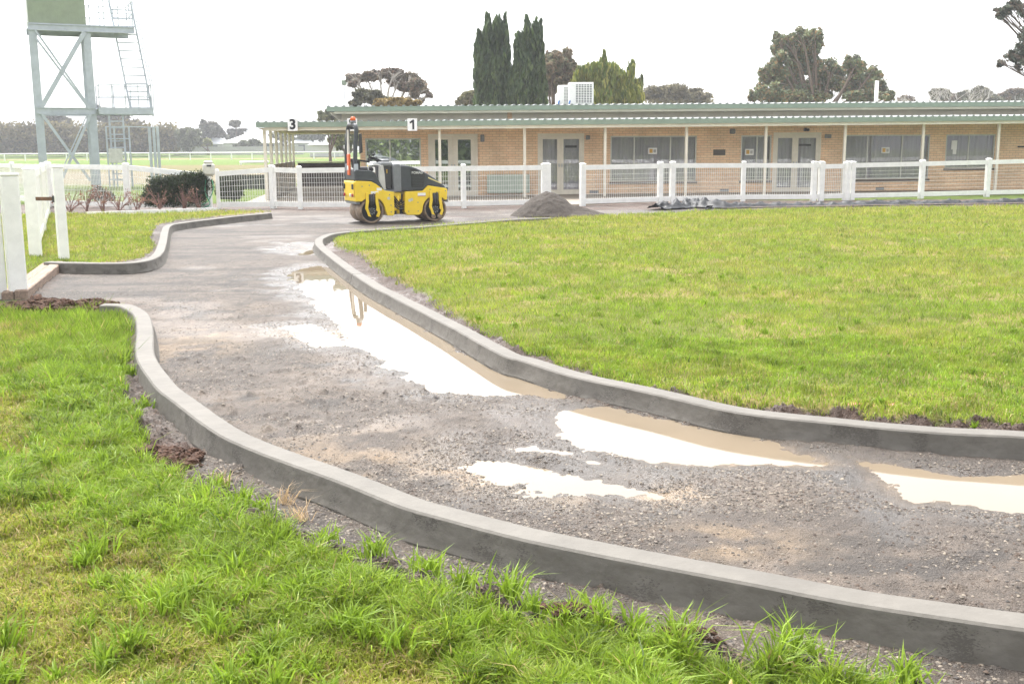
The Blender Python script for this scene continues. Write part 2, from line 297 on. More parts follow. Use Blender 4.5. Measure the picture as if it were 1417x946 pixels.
def hgt(x, y, full=False):
    d1 = sdf(L1, x, y)-.06*sstep(7, 5, y); d2 = sdf(L2, x, y)-.11*sstep(22, 13, y); d3 = sdf(L3, x, y)
    rag = (fbm(x, y, 4., 3, 5)-.5)*.10
    dl = np.maximum(np.maximum(d1+rag, d2+rag*1.3), d3+rag)
    near = np.clip(6/np.maximum(y, 3), .25, 1)
    h = (fbm(x, y, .7, 3, 1)-.5)*.03+(fbm(x, y, 9, 4, 2, .65)-.5)*.022*near+(fbm(x, y, 45, 2, 9)-.5)*.007
    cl = np.clip(fbm(x, y, 14, 3, 31)-.62, 0, 1)*.14*near; h = h+cl*sstep(.45, .65, fbm(x, y, 1.1, 2, 33))
    for a, b, r, hh, e in MOUNDS:
        q = G(a, b); h = h+hh*np.exp(-(((x-q[0])/(r*1.3))**2+((y-q[1])/r)**2))
    pd = np.full(x.shape, -9.)
    for k, P in PUDW.items():
        s = sdf(P, x, y)+(fbm(x, y, 3.0, 4, 40)-.5)*.26*np.clip(y/7, .5, 1.2)+(fbm(x, y, 16, 3, 43, .7)-.5)*.16*np.clip(y/7, .5, 1.2)
        pd = np.maximum(pd, s)
    h = h*(1-.35*sstep(-.35, .0, pd))
    h = h-sstep(-.22, .30, pd)*.046+0
    soil = sstep(-.32, -.02, dl)*(dl < .05)
    # crumbly spoil beside the lawns
    h = h+soil*np.clip(fbm(x, y, 8, 4, 12, .7)-.36, 0, 1)*.30*near
    up = sstep(-.05, .07, dl)
    lh = .035+(fbm(x, y, 1.4, 3, 21)-.5)*.045+(fbm(x, y, 12, 3, 22)-.5)*.02
    lh = lh+np.where(d2 > -.1, .035, 0)
    h = h*(1-up)+lh*up
    return (h, dl, d1, d2, d3, pd, soil) if full else h
# ------------------------------------------------------------------ near terrain
NR, NC = 620, 720
ys = np.geomspace(1.6, 34.5, NR); us = np.linspace(-1, 1, NC)
Y = np.repeat(ys[:, None], NC, 1); X = us[None, :]*(Y*.53+1.6); X = X+0.0
hh, dl, d1, d2, d3, pd, soil = hgt(X, Y, True)
V = np.stack([X, Y, hh], -1).reshape(-1, 3)
# colours of the materials lying there
n1 = fbm(X, Y, .9, 4, 50); n2 = fbm(X, Y, 3.5, 4, 51); n3 = fbm(X, Y, 20, 3, 52); n4 = fbm(X, Y, 60, 2, 53)
def C3(*c): return np.array(c)[None, None, :]
def mixc(a, b, t): return a*(1-t[..., None])+b*t[..., None]
col = mixc(C3(.155, .137, .125)+0*X[..., None], C3(.235, .205, .18), sstep(.38, .62, n1))
col = mixc(col, C3(.085, .08, .078), sstep(.52, .68, n2)*.8)
wetrim = sstep(-.55, -.05, pd+(n2-.5)*.5); col = mixc(col, C3(.095, .087, .08), wetrim*.75)
col = mixc(col, C3(.30, .235, .16), sstep(.0, .25, pd))
for a, b, rx, ry in ((505, 597, .55, .35), (440, 460, .35, .45), (395, 424, .3, .3), (1005, 756, .3, .2), (640, 660, .25, .2), (900, 690, .5, .15), (250, 480, .5, 1.), (470, 640, .5, .3)):
    q = G(a, b); e = np.exp(-(((X-q[0])/rx)**2+((Y-q[1])/ry)**2)); col = mixc(col, C3(.40, .325, .235), np.clip(e*sstep(.4, .6, n2)*1.2, 0, .8))
far = sstep(10, 20, Y); col = mixc(col, C3(.135, .118, .105), far*.65); st = fbm(X*.35, Y*1.5, 1.6, 4, 66); col = col*(1-.45*sstep(.48, .62, st)*sstep(6, 12, Y))[..., None]
k2s = sstep(-.85, -.1, d2)*(d2 < .05)*(sdf([*K2p[7:], (14, 6), (14, 26), K2p[4], K2p[5]], X, Y) > .1); col = mixc(col, C3(.12, .064, .040)*(.5+n3)[..., None], np.clip(k2s*(1.3*sstep(.36, .56, n2)+.35), 0, 1))
tr1 = sstep(-.6, -.05, d1)*(d1 < .05)*(Y < 9)*(X < 3); tk1 = sdf([*K1o, (9, 3.2), (9, 0), (-9, 0), (-9, 13)], X, Y); tr1 = tr1*(tk1 > -.02); col = mixc(col, C3(.085, .07, .06)*(.6+.8*n3)[..., None], tr1*.75)
col = mixc(col, C3(.105, .064, .046), np.clip(soil*2.2*np.where(d2 > -.5, .75+.25*sstep(.38, .55, n2), sstep(.38, .55, n2+.08)), 0, 1)*np.where(d2 > -.5, 1, .5))
# reddish bank by the fence
band = sstep(29.0, 30.2, Y-.0*X)*(dl < .02); bandr = sstep(.35, .5, n2); col = mixc(col, C3(.125, .07, .046), band*np.clip(bandr+.35, 0, 1)*.85)
redsoil = [(70, 424, .7, .25), (215, 624, .22, .15), (640, 300, .3, .2), (20, 428, .5, .2)]
for a, b, rx, ry in redsoil:
    q = G(a, b); e = np.exp(-(((X-q[0])/rx)**2+((Y-q[1])/ry)**2)); col = mixc(col, C3(.12, .065, .045), np.clip(e*1.6, 0, 1))
col = col*(.72+.56*n3)[..., None]*(.8+.4*n4)[..., None]
lawnc = mixc(C3(.12, .13, .035)+0*X[..., None], C3(.2, .165, .065), sstep(.45, .65, fbm(X, Y, 1.3, 4, 60)))
lawnc = lawnc*(.7+.6*n3)[..., None]
isl = dl > .0
col = np.where(isl[..., None], lawnc, col)
col = np.where(isl[..., None], col, col*C3(.545, .485, .425)*(.75+.5*fbm(X, Y, 11, 3, 77))[..., None])
wet = np.clip(sstep(-.5, -.03, pd+(n2-.5)*.7)*.9+sstep(.55, .7, n1)*.35, 0, 1)
for a, b, rx, ry in ((505, 590, .5, .3), (440, 460, .3, .4), (720, 622, .6, .2), (860, 680, .6, .2), (1010, 660, .5, .15), (1150, 640, .5, .15), (1150, 690, .5, .15), (400, 400, .3, .5), (480, 470, .3, .3)):
    q = G(a, b); wet = np.maximum(wet, np.exp(-(((X-q[0])/rx)**2+((Y-q[1])/ry)**2))*.9*sstep(.4, .55, n2))
wet = np.where(isl, 0, wet)
q = G(655, 590); e = np.exp(-(((X-q[0])/.75)**2+((Y-q[1])/.5)**2)); col = np.where(isl[..., None], col, mixc(col, C3(.085, .066, .052)*(.6+.8*n3)[..., None], np.clip(e*1.1, 0, .85)))
Cc = np.concatenate([col.reshape(-1, 3), wet.reshape(-1, 1)], 1)
idx = np.arange(NR*NC).reshape(NR, NC)
Q = np.stack([idx[:-1, :-1], idx[:-1, 1:], idx[1:, 1:], idx[1:, :-1]], -1).reshape(-1, 4)
fl = isl[:-1, :-1].reshape(-1)
gravelM = mat('wet_gravel', rough=.62, var=.3, scale=90, bump=1.0, bscale=130, attr='Col', spec=.35)
lawnM = mat('lawn_soil', rough=.95, var=.2, scale=50, bump=.6, bscale=80, attr='Col', spec=.1)
_n = gravelM.node_tree.nodes; _L = gravelM.node_tree.links; _at = [q for q in _n if q.type == 'ATTRIBUTE'][0]; _mr = _n.new('ShaderNodeMapRange'); _mr.inputs[3].default_value = .68; _mr.inputs[4].default_value = .2
_L.new(_at.outputs['Alpha'], _mr.inputs[0]); _L.new(_mr.outputs[0], _n['Principled BSDF'].inputs['Roughness']); _n['Principled BSDF'].inputs['Specular IOR Level'].default_value = .45
_bp = [q for q in _n if q.type == 'BUMP'][0]; _m2 = _n.new('ShaderNodeMapRange'); _m2.inputs[3].default_value = 1.; _m2.inputs[4].default_value = .6; _L.new(_at.outputs['Alpha'], _m2.inputs[0]); _L.new(_m2.outputs[0], _bp.inputs['Strength'])
def sub(name, sel, m, kind='structure'):
    q = Q[sel]; u, inv = np.unique(q, return_inverse=True); o = fastmesh(name, V[u], [inv.reshape(-1, 4)], m, True, Cc[u]); return tag(o, kind=kind)
sub('gravel_path', ~fl, gravelM); sub('lawn', fl, lawnM)
# ------------------------------------------------------------------ wide ground
def gz(y): return np.where(y < 34, -.16, 0)+sstep(34, 36, y)*0+sstep(120, 175, y)*.2+sstep(178, 215, y)*.7-.012
gy = np.r_[-300, -60, -5, 0, 1.5, 33.9, 34.2, np.linspace(36, 240, 90), 400, 900, 2500]; gx = np.r_[-2500, -800, np.linspace(-160, 160, 81), 800, 2500]
GX, GY = np.meshgrid(gx, gy); GZ = gz(GY); GZ = np.where((GY < 34) & (GY > 1) & (np.abs(GX) < 25), -.2, GZ); GZ = np.where(GY < 1.4, -.03, GZ)
ii = np.arange(GX.size).reshape(GX.shape); GQ = np.stack([ii[:-1, :-1], ii[:-1, 1:], ii[1:, 1:], ii[1:, :-1]], -1).reshape(-1, 4)
groundM = bpy.data.materials.new('infield_grass'); groundM.use_nodes = True
n = groundM.node_tree.nodes; L = groundM.node_tree.links; b = n['Principled BSDF']; b.inputs['Roughness'].default_value = .95; b.inputs['Specular IOR Level'].default_value = .1
tc = n.new('ShaderNodeTexCoord'); sp = n.new('ShaderNodeSeparateXYZ'); nz = n.new('ShaderNodeTexNoise'); nz.inputs['Scale'].default_value = .12; nz.inputs['Detail'].default_value = 6
L.new(tc.outputs['Object'], nz.inputs[0]); L.new(tc.outputs['Object'], sp.inputs[0])
ma = n.new('ShaderNodeMath'); ma.operation = 'MULTIPLY_ADD'; L.new(nz.outputs[0], ma.inputs[0]); ma.inputs[1].default_value = 14; L.new(sp.outputs[1], ma.inputs[2])
mr = n.new('ShaderNodeMapRange'); mr.inputs[1].default_value = 0; mr.inputs[2].default_value = 250; L.new(ma.outputs[0], mr.inputs[0])
cr = n.new('ShaderNodeValToRGB'); L.new(mr.outputs[0], cr.inputs[0]); e = cr.color_ramp.elements
def pos(yy): return (yy+7)/250
e[0].position = 0; e[0].color = (.16, .2, .05, 1); e[1].position = 1; e[1].color = (.14, .2, .05, 1)
for yy, c in ((34, (.15, .21, .05)), (52, (.16, .22, .05)), (58, (.26, .23, .15)), (84, (.28, .24, .16)), (90, (.2, .19, .08)), (118, (.24, .2, .09)), (128, (.16, .24, .04)), (172, (.17, .26, .045)), (182, (.4, .28, .16)), (188, (.15, .22, .05))):
    q = e.new(pos(yy)); q.color = (*c, 1)
n5 = n.new('ShaderNodeTexNoise'); n5.inputs['Scale'].default_value = 3; n5.inputs['Detail'].default_value = 8; L.new(tc.outputs['Object'], n5.inputs[0])
r5 = n.new('ShaderNodeMapRange'); r5.inputs[1].default_value = .3; r5.inputs[2].default_value = .7; r5.inputs[3].default_value = .42; r5.inputs[4].default_value = .85; L.new(n5.outputs[0], r5.inputs[0])
vm = n.new('ShaderNodeVectorMath'); vm.operation = 'SCALE'; L.new(cr.outputs[0], vm.inputs[0]); L.new(r5.outputs[0], vm.inputs['Scale']); L.new(vm.outputs[0], b.inputs['Base Color'])
tag(fastmesh('ground', np.stack([GX, GY, GZ], -1).reshape(-1, 3), [GQ], groundM), kind='structure')
# ------------------------------------------------------------------ puddle water
wm = bpy.data.materials.new('muddy_water'); wm.use_nodes = True; n = wm.node_tree.nodes; L = wm.node_tree.links; b = n['Principled BSDF']
b.inputs['Base Color'].default_value = (.36, .26, .15, 1); b.inputs['Roughness'].default_value = .015; b.inputs['IOR'].default_value = 1.33; b.inputs['Specular IOR Level'].default_value = .5
tc = n.new('ShaderNodeTexCoord'); nz = n.new('ShaderNodeTexNoise'); nz.inputs['Scale'].default_value = 7; nz.inputs['Detail'].default_value = 2; L.new(tc.outputs['Object'], nz.inputs[0])
bp = n.new('ShaderNodeBump'); bp.inputs['Strength'].default_value = .02; bp.inputs['Distance'].default_value = .01; L.new(nz.outputs[0], bp.inputs['Height']); L.new(bp.outputs[0], b.inputs['Normal'])
n6 = n.new('ShaderNodeTexNoise'); n6.inputs['Scale'].default_value = 1.6; n6.inputs['Detail'].default_value = 5; L.new(tc.outputs['Object'], n6.inputs[0])
mx = n.new('ShaderNodeMix'); mx.data_type = 'RGBA'; L.new(n6.outputs[0], mx.inputs[0]); mx.inputs[6].default_value = (.235, .185, .13, 1); mx.inputs[7].default_value = (.17, .14, .10, 1); L.new(mx.outputs[2], b.inputs['Base Color'])
Wp = [tuple(np.array(q)+np.array([.05, .05])) for q in catmull(K1o, 6)]+[tuple(np.array(q)+np.array([.02, .02])) for q in reversed(catmull(K2p[7:], 6))]
tag(MB().add([(q[0], q[1], -.0118) for q in Wp], [tuple(range(len(Wp)))]).build('puddle_water', wm), kind='structure')
# ------------------------------------------------------------------ kerbs
def kerb(path, side, h, label, joints=(), w=.15, flare=.035, step=.06):
    P = resample(np.array(catmull([(*q,) for q in path], 10)), step); T = np.gradient(P, axis=0); T /= np.linalg.norm(T, axis=1)[:, None]
    N = np.stack([-T[:, 1], T[:, 0]], 1)*side            # towards the back of the kerb from the traced edge
    prof = [(-flare, -.09), (-flare*.9, .0), (-flare*.35, .035), (0, h-.022), (.004, h-.009), (.014, h), (w-.014, h), (w-.004, h-.009), (w, h-.022), (w+flare*.35, .035), (w+flare*.9, 0), (w+flare, -.09)]
    segs = [0]+[int(j*len(P)) for j in joints]+[len(P)]; VV = []; FF = []; SS = []
    for a, b2 in zip(segs[:-1], segs[1:]):
        base = len(VV); cnt = 0
        for i in range(a, b2):
            q = P[i].copy()
            if i == a and a: q = q+T[i]*.014
            if i == b2-1 and b2 < len(P): q = q+T[i]*(step*.75)
            for k, (o_, z) in enumerate(prof):
                wob = (float(vnoise(q[0], q[1], 3, 3+k*0))-.5)*.008*(1 if z > .05 else 2.5); rough_ = (float(vnoise(q[0]+z*9, q[1], 16, 7))-.5)*(.008 if z < h-.03 else .002)
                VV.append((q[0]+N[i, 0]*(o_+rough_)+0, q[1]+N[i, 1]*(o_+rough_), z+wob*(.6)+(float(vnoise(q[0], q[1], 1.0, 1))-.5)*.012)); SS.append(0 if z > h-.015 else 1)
            cnt += 1
        m = len(prof)
        for i in range(cnt-1):
            for k in range(m-1): FF.append((base+i*m+k, base+(i+1)*m+k, base+(i+1)*m+k+1, base+i*m+k+1))
        FF.append(tuple(base+k for k in range(m))); FF.append(tuple(base+(cnt-1)*m+k for k in reversed(range(m))))
    me = bpy.data.meshes.new('concrete_kerb'); me.from_pydata(VV, [], FF); me.polygons.foreach_set('use_smooth', [True]*len(FF))
    bm = bmesh.new(); bm.from_mesh(me); bmesh.ops.recalc_face_normals(bm, faces=bm.faces)
    for e_ in bm.edges: e_.smooth = e_.calc_face_angle(0) < .42
    bm.to_mesh(me); bm.free()
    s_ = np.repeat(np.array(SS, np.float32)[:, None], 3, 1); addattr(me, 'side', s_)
    me.materials.append(kerbM); o = bpy.data.objects.new('concrete_kerb', me); COL.objects.link(o); tag(o, label, 'kerb'); return P
kp1 = kerb(K1o, 1, .13, 'long curved grey concrete kerb in the foreground beside the tall grass', ())
kp2 = kerb(K2p, 1, .12, 'grey concrete kerb curving round the large lawn on the far side of the path', (.545,))
kp3 = kerb(K3p, 1, .14, 'short grey concrete kerb with a corner by the white gate and small lawn')
# ------------------------------------------------------------------ loose stones
def stones(n, region, smin, smax, name, cols, zoff=0.):
    pts = []
    while len(pts) < n:
        y = np.exp(rng.uniform(np.log(region[2]), np.log(region[3]), n*2)); x = rng.uniform(-1, 1, n*2)*(y*.5+.6)
        h_, dl_, a_, b_, c_, pd_, so_ = hgt(x, y, True)
        so_ = np.maximum(so_, (b_ > -.5)*(b_ < .1)*.6)
        ok = (dl_ < .03) & (pd_ < .0) & (rng.random(n*2) < sstep(.35, .6, fbm(x, y, 2.2, 3, 70))+.15+so_*.8)
        pts += list(np.stack([x, y, h_, so_], 1)[ok])
    P = np.array(pts[:n]); s = rng.uniform(0, 1, n)**3*(smax-smin)+smin
    base = np.array([(1, 0, 0), (.3, 1, 0), (-.9, .5, .1), (-.6, -.8, 0), (.5, -.9, -.1), (.1, 0, .8), (0, .1, -.7)]); fc = np.array([(0, 1, 5), (1, 2, 5), (2, 3, 5), (3, 4, 5), (4, 0, 5)])
    a = rng.uniform(0, 6.28, n); J = 1+rng.uniform(-.35, .35, (n, 7, 3)); B = base[None]*J*s[:, None, None]
    ca, sa = np.cos(a)[:, None], np.sin(a)[:, None]; x = B[..., 0]*ca-B[..., 1]*sa; y = B[..., 0]*sa+B[..., 1]*ca
    VV = np.stack([x+P[:, 0, None], y+P[:, 1, None], B[..., 2]*rng.uniform(.5, 1, (n, 1))+P[:, 2, None]+s[:, None]*.1+zoff], -1).reshape(-1, 3)
    FFF = (fc[None]+np.arange(n)[:, None, None]*7).reshape(-1, 3)
    cc = np.array(cols)[rng.integers(0, len(cols), n)]*rng.uniform(.6, 1.3, (n, 1)); cc = np.where(P[:, 3:4] > .35, cc*np.array([[.62, .5, .42]]), cc)
    tag(fastmesh(name, VV, [FFF], stoneM, False, np.repeat(cc, 7, 0)), 'loose grey and brown gravel scattered over the path', 'gravel', kind='stuff')
stoneM = mat('loose_stone', rough=.7, var=.15, scale=30, attr='Col', spec=.35)
stones(120000, (0, 0, 2.9, 17), .0022, .0095, 'gravel', [(.085, .072, .06), (.12, .1, .082), (.055, .048, .043), (.19, .16, .125), (.06, .04, .028)])
# ------------------------------------------------------------------ grass
def blades(x, y, z, h, wd, lean, c0, name_cols, seg=2):
    n = len(x); a = rng.uniform(0, 6.283, n); wx = np.cos(a)*wd/2; wy = np.sin(a)*wd/2
    la = rng.uniform(0, 6.283, n); lx = np.cos(la)*lean*h; ly = np.sin(la)*lean*h
    if seg == 2:
        P = np.stack([np.stack([x-wx, y-wy, z-.01], 1), np.stack([x+wx, y+wy, z-.01], 1), np.stack([x+wx*.8+lx*.4, y+wy*.8+ly*.4, z+h*.6], 1), np.stack([x-wx*.8+lx*.4, y-wy*.8+ly*.4, z+h*.6], 1), np.stack([x+lx, y+ly, z+h*np.clip(1.05-lean*.35, .3, 1)], 1)], 1)
        k = 5; f4 = np.array([[0, 1, 2, 3]]); f3 = np.array([[3, 2, 4]])
    else:
        P = np.stack([np.stack([x-wx, y-wy, z-.01], 1), np.stack([x+wx, y+wy, z-.01], 1), np.stack([x+lx, y+ly, z+h], 1)], 1); k = 3; f4 = None; f3 = np.array([[0, 1, 2]])
    o = np.arange(n)[:, None, None]*k
    return P.reshape(-1, 3), ((f4[None]+o).reshape(-1, 4) if f4 is not None else None), (f3[None]+o).reshape(-1, 3), np.repeat(name_cols, k, 0)
def samp(n, y0, y1, dens_pow=1.):
    # even spread over the trapezoid in front, thinning with distance
    y = np.exp(rng.uniform(np.log(y0), np.log(y1), n)); x = rng.uniform(-1, 1, n)*(y*.5+.7); return x, y
def lawn_grass():
    VS, F4, F3, CS = [], [], [], []; off = 0
    def push(r):
        nonlocal off
        V_, a, b_, c = r; VS.append(V_); CS.append(c)
        if a is not None: F4.append(a+off)
        F3.append(b_+off); off += len(V_)
    lush = np.array([.18, .29, .022]); lush2 = np.array([.29, .41, .042]); dry = np.array([.46, .37, .15]); yel = np.array([.36, .385, .055]); dark = np.array([.09, .15, .025])
    for pas, (N, y0, y1) in enumerate(((520000, 2.6, 9), (620000, 7.5, 34))):
        x, y = samp(N, y0, y1); h_, dl_, a1, a2, a3, _, _ = hgt(x, y, True)
        edge = fbm(x, y, 5, 3, 80)
        keep = (dl_ > -.03+(edge-.45)*.16)
        pd1 = fbm(x, y, 1.1, 4, 81); pd2 = fbm(x, y, 4.5, 3, 82); cl = fbm(x, y, 9, 2, 84)
        inL1 = a1 > -.1
        # dry short patch at the left of the foreground lawn
        dry1 = sstep(.62, 1.1, a1+(pd1-.5)*1.5+(pd2-.5)*.7)*inL1
        bare = np.where(inL1, 0, np.maximum(sstep(.58, .68, fbm(x, y, 1.6, 4, 83))*rng.random(N), sstep(.60, .66, fbm(x, y, 5, 3, 86, .6))*rng.random(N)*1.2))
        keep &= bare < .6
        keep &= rng.random(N) < np.where(inL1, 1-.1*dry1, .9)
        x, y, h_, dl_, a1, a2, a3, pd1, pd2, inL1, dry1, cl = (q[keep] for q in (x, y, h_, dl_, a1, a2, a3, pd1, pd2, inL1, dry1, cl)); n = len(x)
        r = rng.random(n)
        hb = np.where(inL1, .045+.05*sstep(.35, .7, cl)+.03*r, .022+.02*r+.022*sstep(.5, .7, cl))*(1-.62*dry1)
        hb = hb*(.65+.7*pd2); tallfar = 1+np.clip((y-10)/25, 0, .6)
        hb = hb*np.where(inL1, 1, tallfar)*(1+.5*sstep(.96, 1, r))
        wd = np.where(inL1, .0062, .0045)*(1+np.clip((y-5)/9, 0, 3.4))*(.7+.6*rng.random(n))
        lean = rng.uniform(.15, 1.0, n)+np.where(inL1, .15, .1)
        t = np.clip(rng.random(n)*.9+.9*(pd2-.5), 0, 1)[:, None]; c = lush*(1-t)+lush2*t
        mixy = np.where(inL1, dry1*.75+.1*sstep(.5, .7, pd1), .16+.42*sstep(.38, .65, pd1)-.2*sstep(14, 6, y)+.25*sstep(14, 26, y))[:, None]; mixy = np.clip(mixy+rng.uniform(-.2, .2, (n, 1)), 0, 1)
        c = c*(1-mixy)+yel*mixy
        dr = (rng.random(n) < np.where(inL1, .04+.33*dry1, .08+.1*sstep(.5, .66, pd1)))[:, None]; c = np.where(dr, dry*rng.uniform(.7, 1.15, (n, 1)), c)
        dk = (rng.random(n) < .12*sstep(.5, .7, cl))[:, None]; c = np.where(dk, dark, c)*rng.uniform(.72, 1.2, (n, 1))*(.40+1.1*fbm(x, y, 6, 4, 88, .65))[:, None]
        push(blades(x, y, h_, hb, wd, lean, None, c, 2 if pas == 0 else 3))
    # sprawling tufts of long grass along the foreground edge
    T = []
    for a, b_, s_ in ((590, 790, 1), (640, 800, .8), (700, 826, 1.2), (820, 850, .8), (940, 892, 1.1), (1090, 905, 1.5), (1120, 915, .8), (330, 690, 1), (360, 700, .8), (300, 668, .7), (450, 745, .8), (520, 765, .9), (740, 850, .7), (880, 880, .8), (1250, 940, .9), (200, 560, .8), (180, 520, .6), (230, 850, 1.3), (330, 800, 1.2), (130, 770, 1.0), (420, 830, 1.1), (550, 900, 1.1), (60, 600, .8), (240, 740, .9), (480, 880, 1), (650, 880, 1), (770, 905, 1), (90, 690, .8), (175, 600, .7), (300, 880, .9), (180, 900, 1.)):
        q = G(a, b_, .04); T.append((q[0], q[1], s_))
    for k in range(230):
        x, y = samp(1, 3, 9); 
        if sdf(L1, x, y)[0] > .05: T.append((x[0], y[0], rng.uniform(.5, 1.)))
    for k in range(220):
        x, y = samp(1, 6, 30)
        if sdf(L2, x, y)[0] > .05: T.append((x[0], y[0], rng.uniform(.2, .38)))
    for cx_, cy_, s_ in T:
        m = int(60*s_+20); a = rng.uniform(0, 6.28, m); r_ = np.abs(rng.normal(0, .035*s_+.01, m)); x = cx_+np.cos(a)*r_; y = cy_+np.sin(a)*r_
        z = hgt(x, y); hb = rng.uniform(.07, .15, m)*s_**.7; k = rng.random((m, 1)); c = (lush*(1-k)+lush2*k)*rng.uniform(.7, 1.15, (m, 1))*1
        V_, a4, a3_, cc = blades(x, y, z, hb, np.full(m, .0085)*(1+max(0, (cy_-5)/12)), rng.uniform(.3, 1.1, m), None, c, 2)
        push((V_, a4, a3_, cc))
    return fastmesh('grass', np.concatenate(VS), [np.concatenate(F4), np.concatenate(F3)], grassM, False, np.concatenate(CS))
tag(lawn_grass(), 'bright yellow green grass covering the lawns on both sides of the path', 'grass', kind='stuff')
# straw tufts and clods
def clod(px, py, r, label, seed, spread=1.6):
    q = G(px, py, .05); rr = np.random.default_rng(seed); m_ = MB(); cnt = int(26+r*420)
    for c_ in range(cnt):
        d0 = np.clip(rr.normal(size=2), -1.7, 1.7)*r*.55*np.array([spread, .8]); rad = r*rr.uniform(.10, .30)*(1 if c_ > 3 else 1.6); e_ = math.exp(-(d0[0]**2/spread**2+d0[1]**2)/(r*r*.6)); nu, nv = 9, 6; vs = []
        for j in range(nv+1):
            for i in range(nu):
                th = math.pi*j/nv; ph = 2*math.pi*i/nu; k = rr.uniform(.65, 1.25) if 0 < j < nv else .9; vs.append((d0[0]+rad*k*math.sin(th)*math.cos(ph), d0[1]+rad*k*math.sin(th)*math.sin(ph), r*.33*e_+rad*.7*k*math.cos(th)))
        m_.add(vs, [(j*nu+i, (j+1)*nu+i, (j+1)*nu+(i+1) % nu, j*nu+(i+1) % nu) for j in range(nv) for i in range(nu)], False)
    o = m_.build('soil_clod', mat('red_brown_soil', (.115, .060, .038), .95, .4, 30, bump=1, bscale=90)); o.location = (q[0], q[1], float(hgt(np.array([q[0]]), np.array([q[1]]))[0])+.01); return tag(o, label, 'clod')
clod(213, 630, .15, 'red brown clod of soil in the long grass beside the near kerb', 3)
clod(786, 876, .055, 'small red clod of earth in the grass at the bottom of the photo', 5)
clod(948, 893, .065, 'brown clod with grass on it right of the small red clod', 9)
clod(66, 428, .24, 'broken red brown soil heap beside the foot of the gate post', 12, 2.6)
clod(128, 424, .16, 'small brown soil lump between the red soil heap and the kerb end', 15)
# ================================================================== FENCES
def fence(name, label, cat, P, tops, pw=.125, mesh='grid', panels=None, rails=True, pitch=.07, loc=None, railh=.14, group=None, wires_h=.155, brace=None, nopost=()):
    """P: list of (x,y) posts, tops: z of each post top; parts are children in coordinates relative to the first post"""
    b0 = np.array([P[0][0], P[0][1], 0.]); t = thing(name, b0, label, cat, group=group); Q3 = [np.array([q[0], q[1], 0.])-b0 for q in P]
    for i, q in enumerate(Q3):
        if i in nopost: continue
        w_ = pw[i] if hasattr(pw, '__len__') else pw
        nb = Q3[i+1]-q if i+1 < len(Q3) else q-Q3[i-1]; a = math.atan2(nb[1], nb[0]); m_ = MB()
        m_.bbox(-w_/2, w_/2, -w_/2 if w_ < .2 else -.07, w_/2 if w_ < .2 else .07, -.12, tops[i]-.03, .012); hw = w_/2+.006; hy = (w_/2 if w_ < .2 else .07)+.006
        zt = tops[i]; m_.add([(-hw, -hy, zt-.03), (hw, -hy, zt-.03), (hw, hy, zt-.03), (-hw, hy, zt-.03), (-hw*.5, -hy*.5, zt), (hw*.5, -hy*.5, zt), (hw*.5, hy*.5, zt), (-hw*.5, hy*.5, zt)], [(3, 2, 1, 0), (4, 5, 6, 7), (0, 1, 5, 4), (1, 2, 6, 5), (2, 3, 7, 6), (3, 0, 4, 7)])
        o = m_.build('post', white, t); o.location = tuple(q); o.rotation_euler = (0, 0, a)
    for i in range(len(P)-1):
        if panels is not None and not panels[i]: continue
        a, c = Q3[i].copy(), Q3[i+1].copy(); d = (c-a); Ld = np.linalg.norm(d); u_ = d/Ld
        wa = (pw[i] if hasattr(pw, '__len__') else pw)/2; wc = (pw[i+1] if hasattr(pw, '__len__') else pw)/2
        a = a+u_*wa; c = c-u_*wc; ta, tc_ = tops[i]-.065, tops[i+1]-.065; Z = lambda q, z: (q[0], q[1], z)
        MB().bar(Z(a, ta-railh/2), Z(c, tc_-railh/2), .05, railh).build('top_rail', white, t)
        MB().bar(Z(a, .06+railh/2), Z(c, .06+railh/2), .05, railh).build('bottom_rail', white, t)
        Ln = np.linalg.norm(c-a); kind_ = mesh[i] if isinstance(mesh, (list, tuple)) else mesh
        m_ = MB(); th = .008; z0 = .06+railh; z1a, z1c = ta-railh, tc_-railh
        if kind_ == 'grid':
            for k in range(1, int(Ln/pitch)+1):
                s_ = k*pitch/Ln
                if s_ >= 1: break
                q = a+(c-a)*s_; zt = z1a+(z1c-z1a)*s_; m_.bar(Z(q, z0), Z(q, zt), th)
        if kind_:
            nh = max(1, int((min(z1a, z1c)-z0)/wires_h)); 
            for k in range(1, nh+1):
                g = k/(nh+1); m_.bar(Z(a, z0+(z1a-z0)*g), Z(c, z0+(z1c-z0)*g), th)
            m_.build('mesh_panel' if kind_ == 'grid' else 'wire_strands', white, t)
        if brace and i == brace:
            m_ = MB(); m_.bar(Z(a, ta-railh), Z(c, .06+railh), .04, .07); m_.build('brace', white, t)
    return t
def fp(px, base, top):
    q = G(px, base); return (q[0], q[1]), float(At(px, top, q[1])[2])
def fset(lst):
    r = [fp(*q) for q in lst]; return [a for a, b in r], [b for a, b in r]
P, T = fset([(303, 289.5, 234), (378.5, 288.5, 228.5), (416, 289.5, 229.5), (529, 288.8, 228), (642, 288, 226.6), (755.5, 285.5, 225.5)])
fence('white_mesh_fence', 'white post and rail fence with welded mesh running behind the yellow roller', 'fence', P, T, pw=[.1, .15, .13, .125, .125, .27])
P, T = fset([(806, 285, 225.5), (913, 281.5, 223.5), (930, 281, 223), (1028, 278.5, 223), (1125, 278, 223), (1135, 277.8, 223)])
fence('white_mesh_fence', 'white mesh fence between the doorway gap and the braced gate', 'fence', P, T, pw=[.15, .15, .15, .125, .15, .15], mesh=['grid', 'grid', 'grid', 'grid', None])
P2, T2 = fset([(1139, 277.6, 224.5), (1166, 276.8, 224)])
gt = fence('braced_gate', 'narrow white pedestrian gate with a diagonal brace', 'gate', P2, T2, pw=.05, brace=0)
gt_parts = None
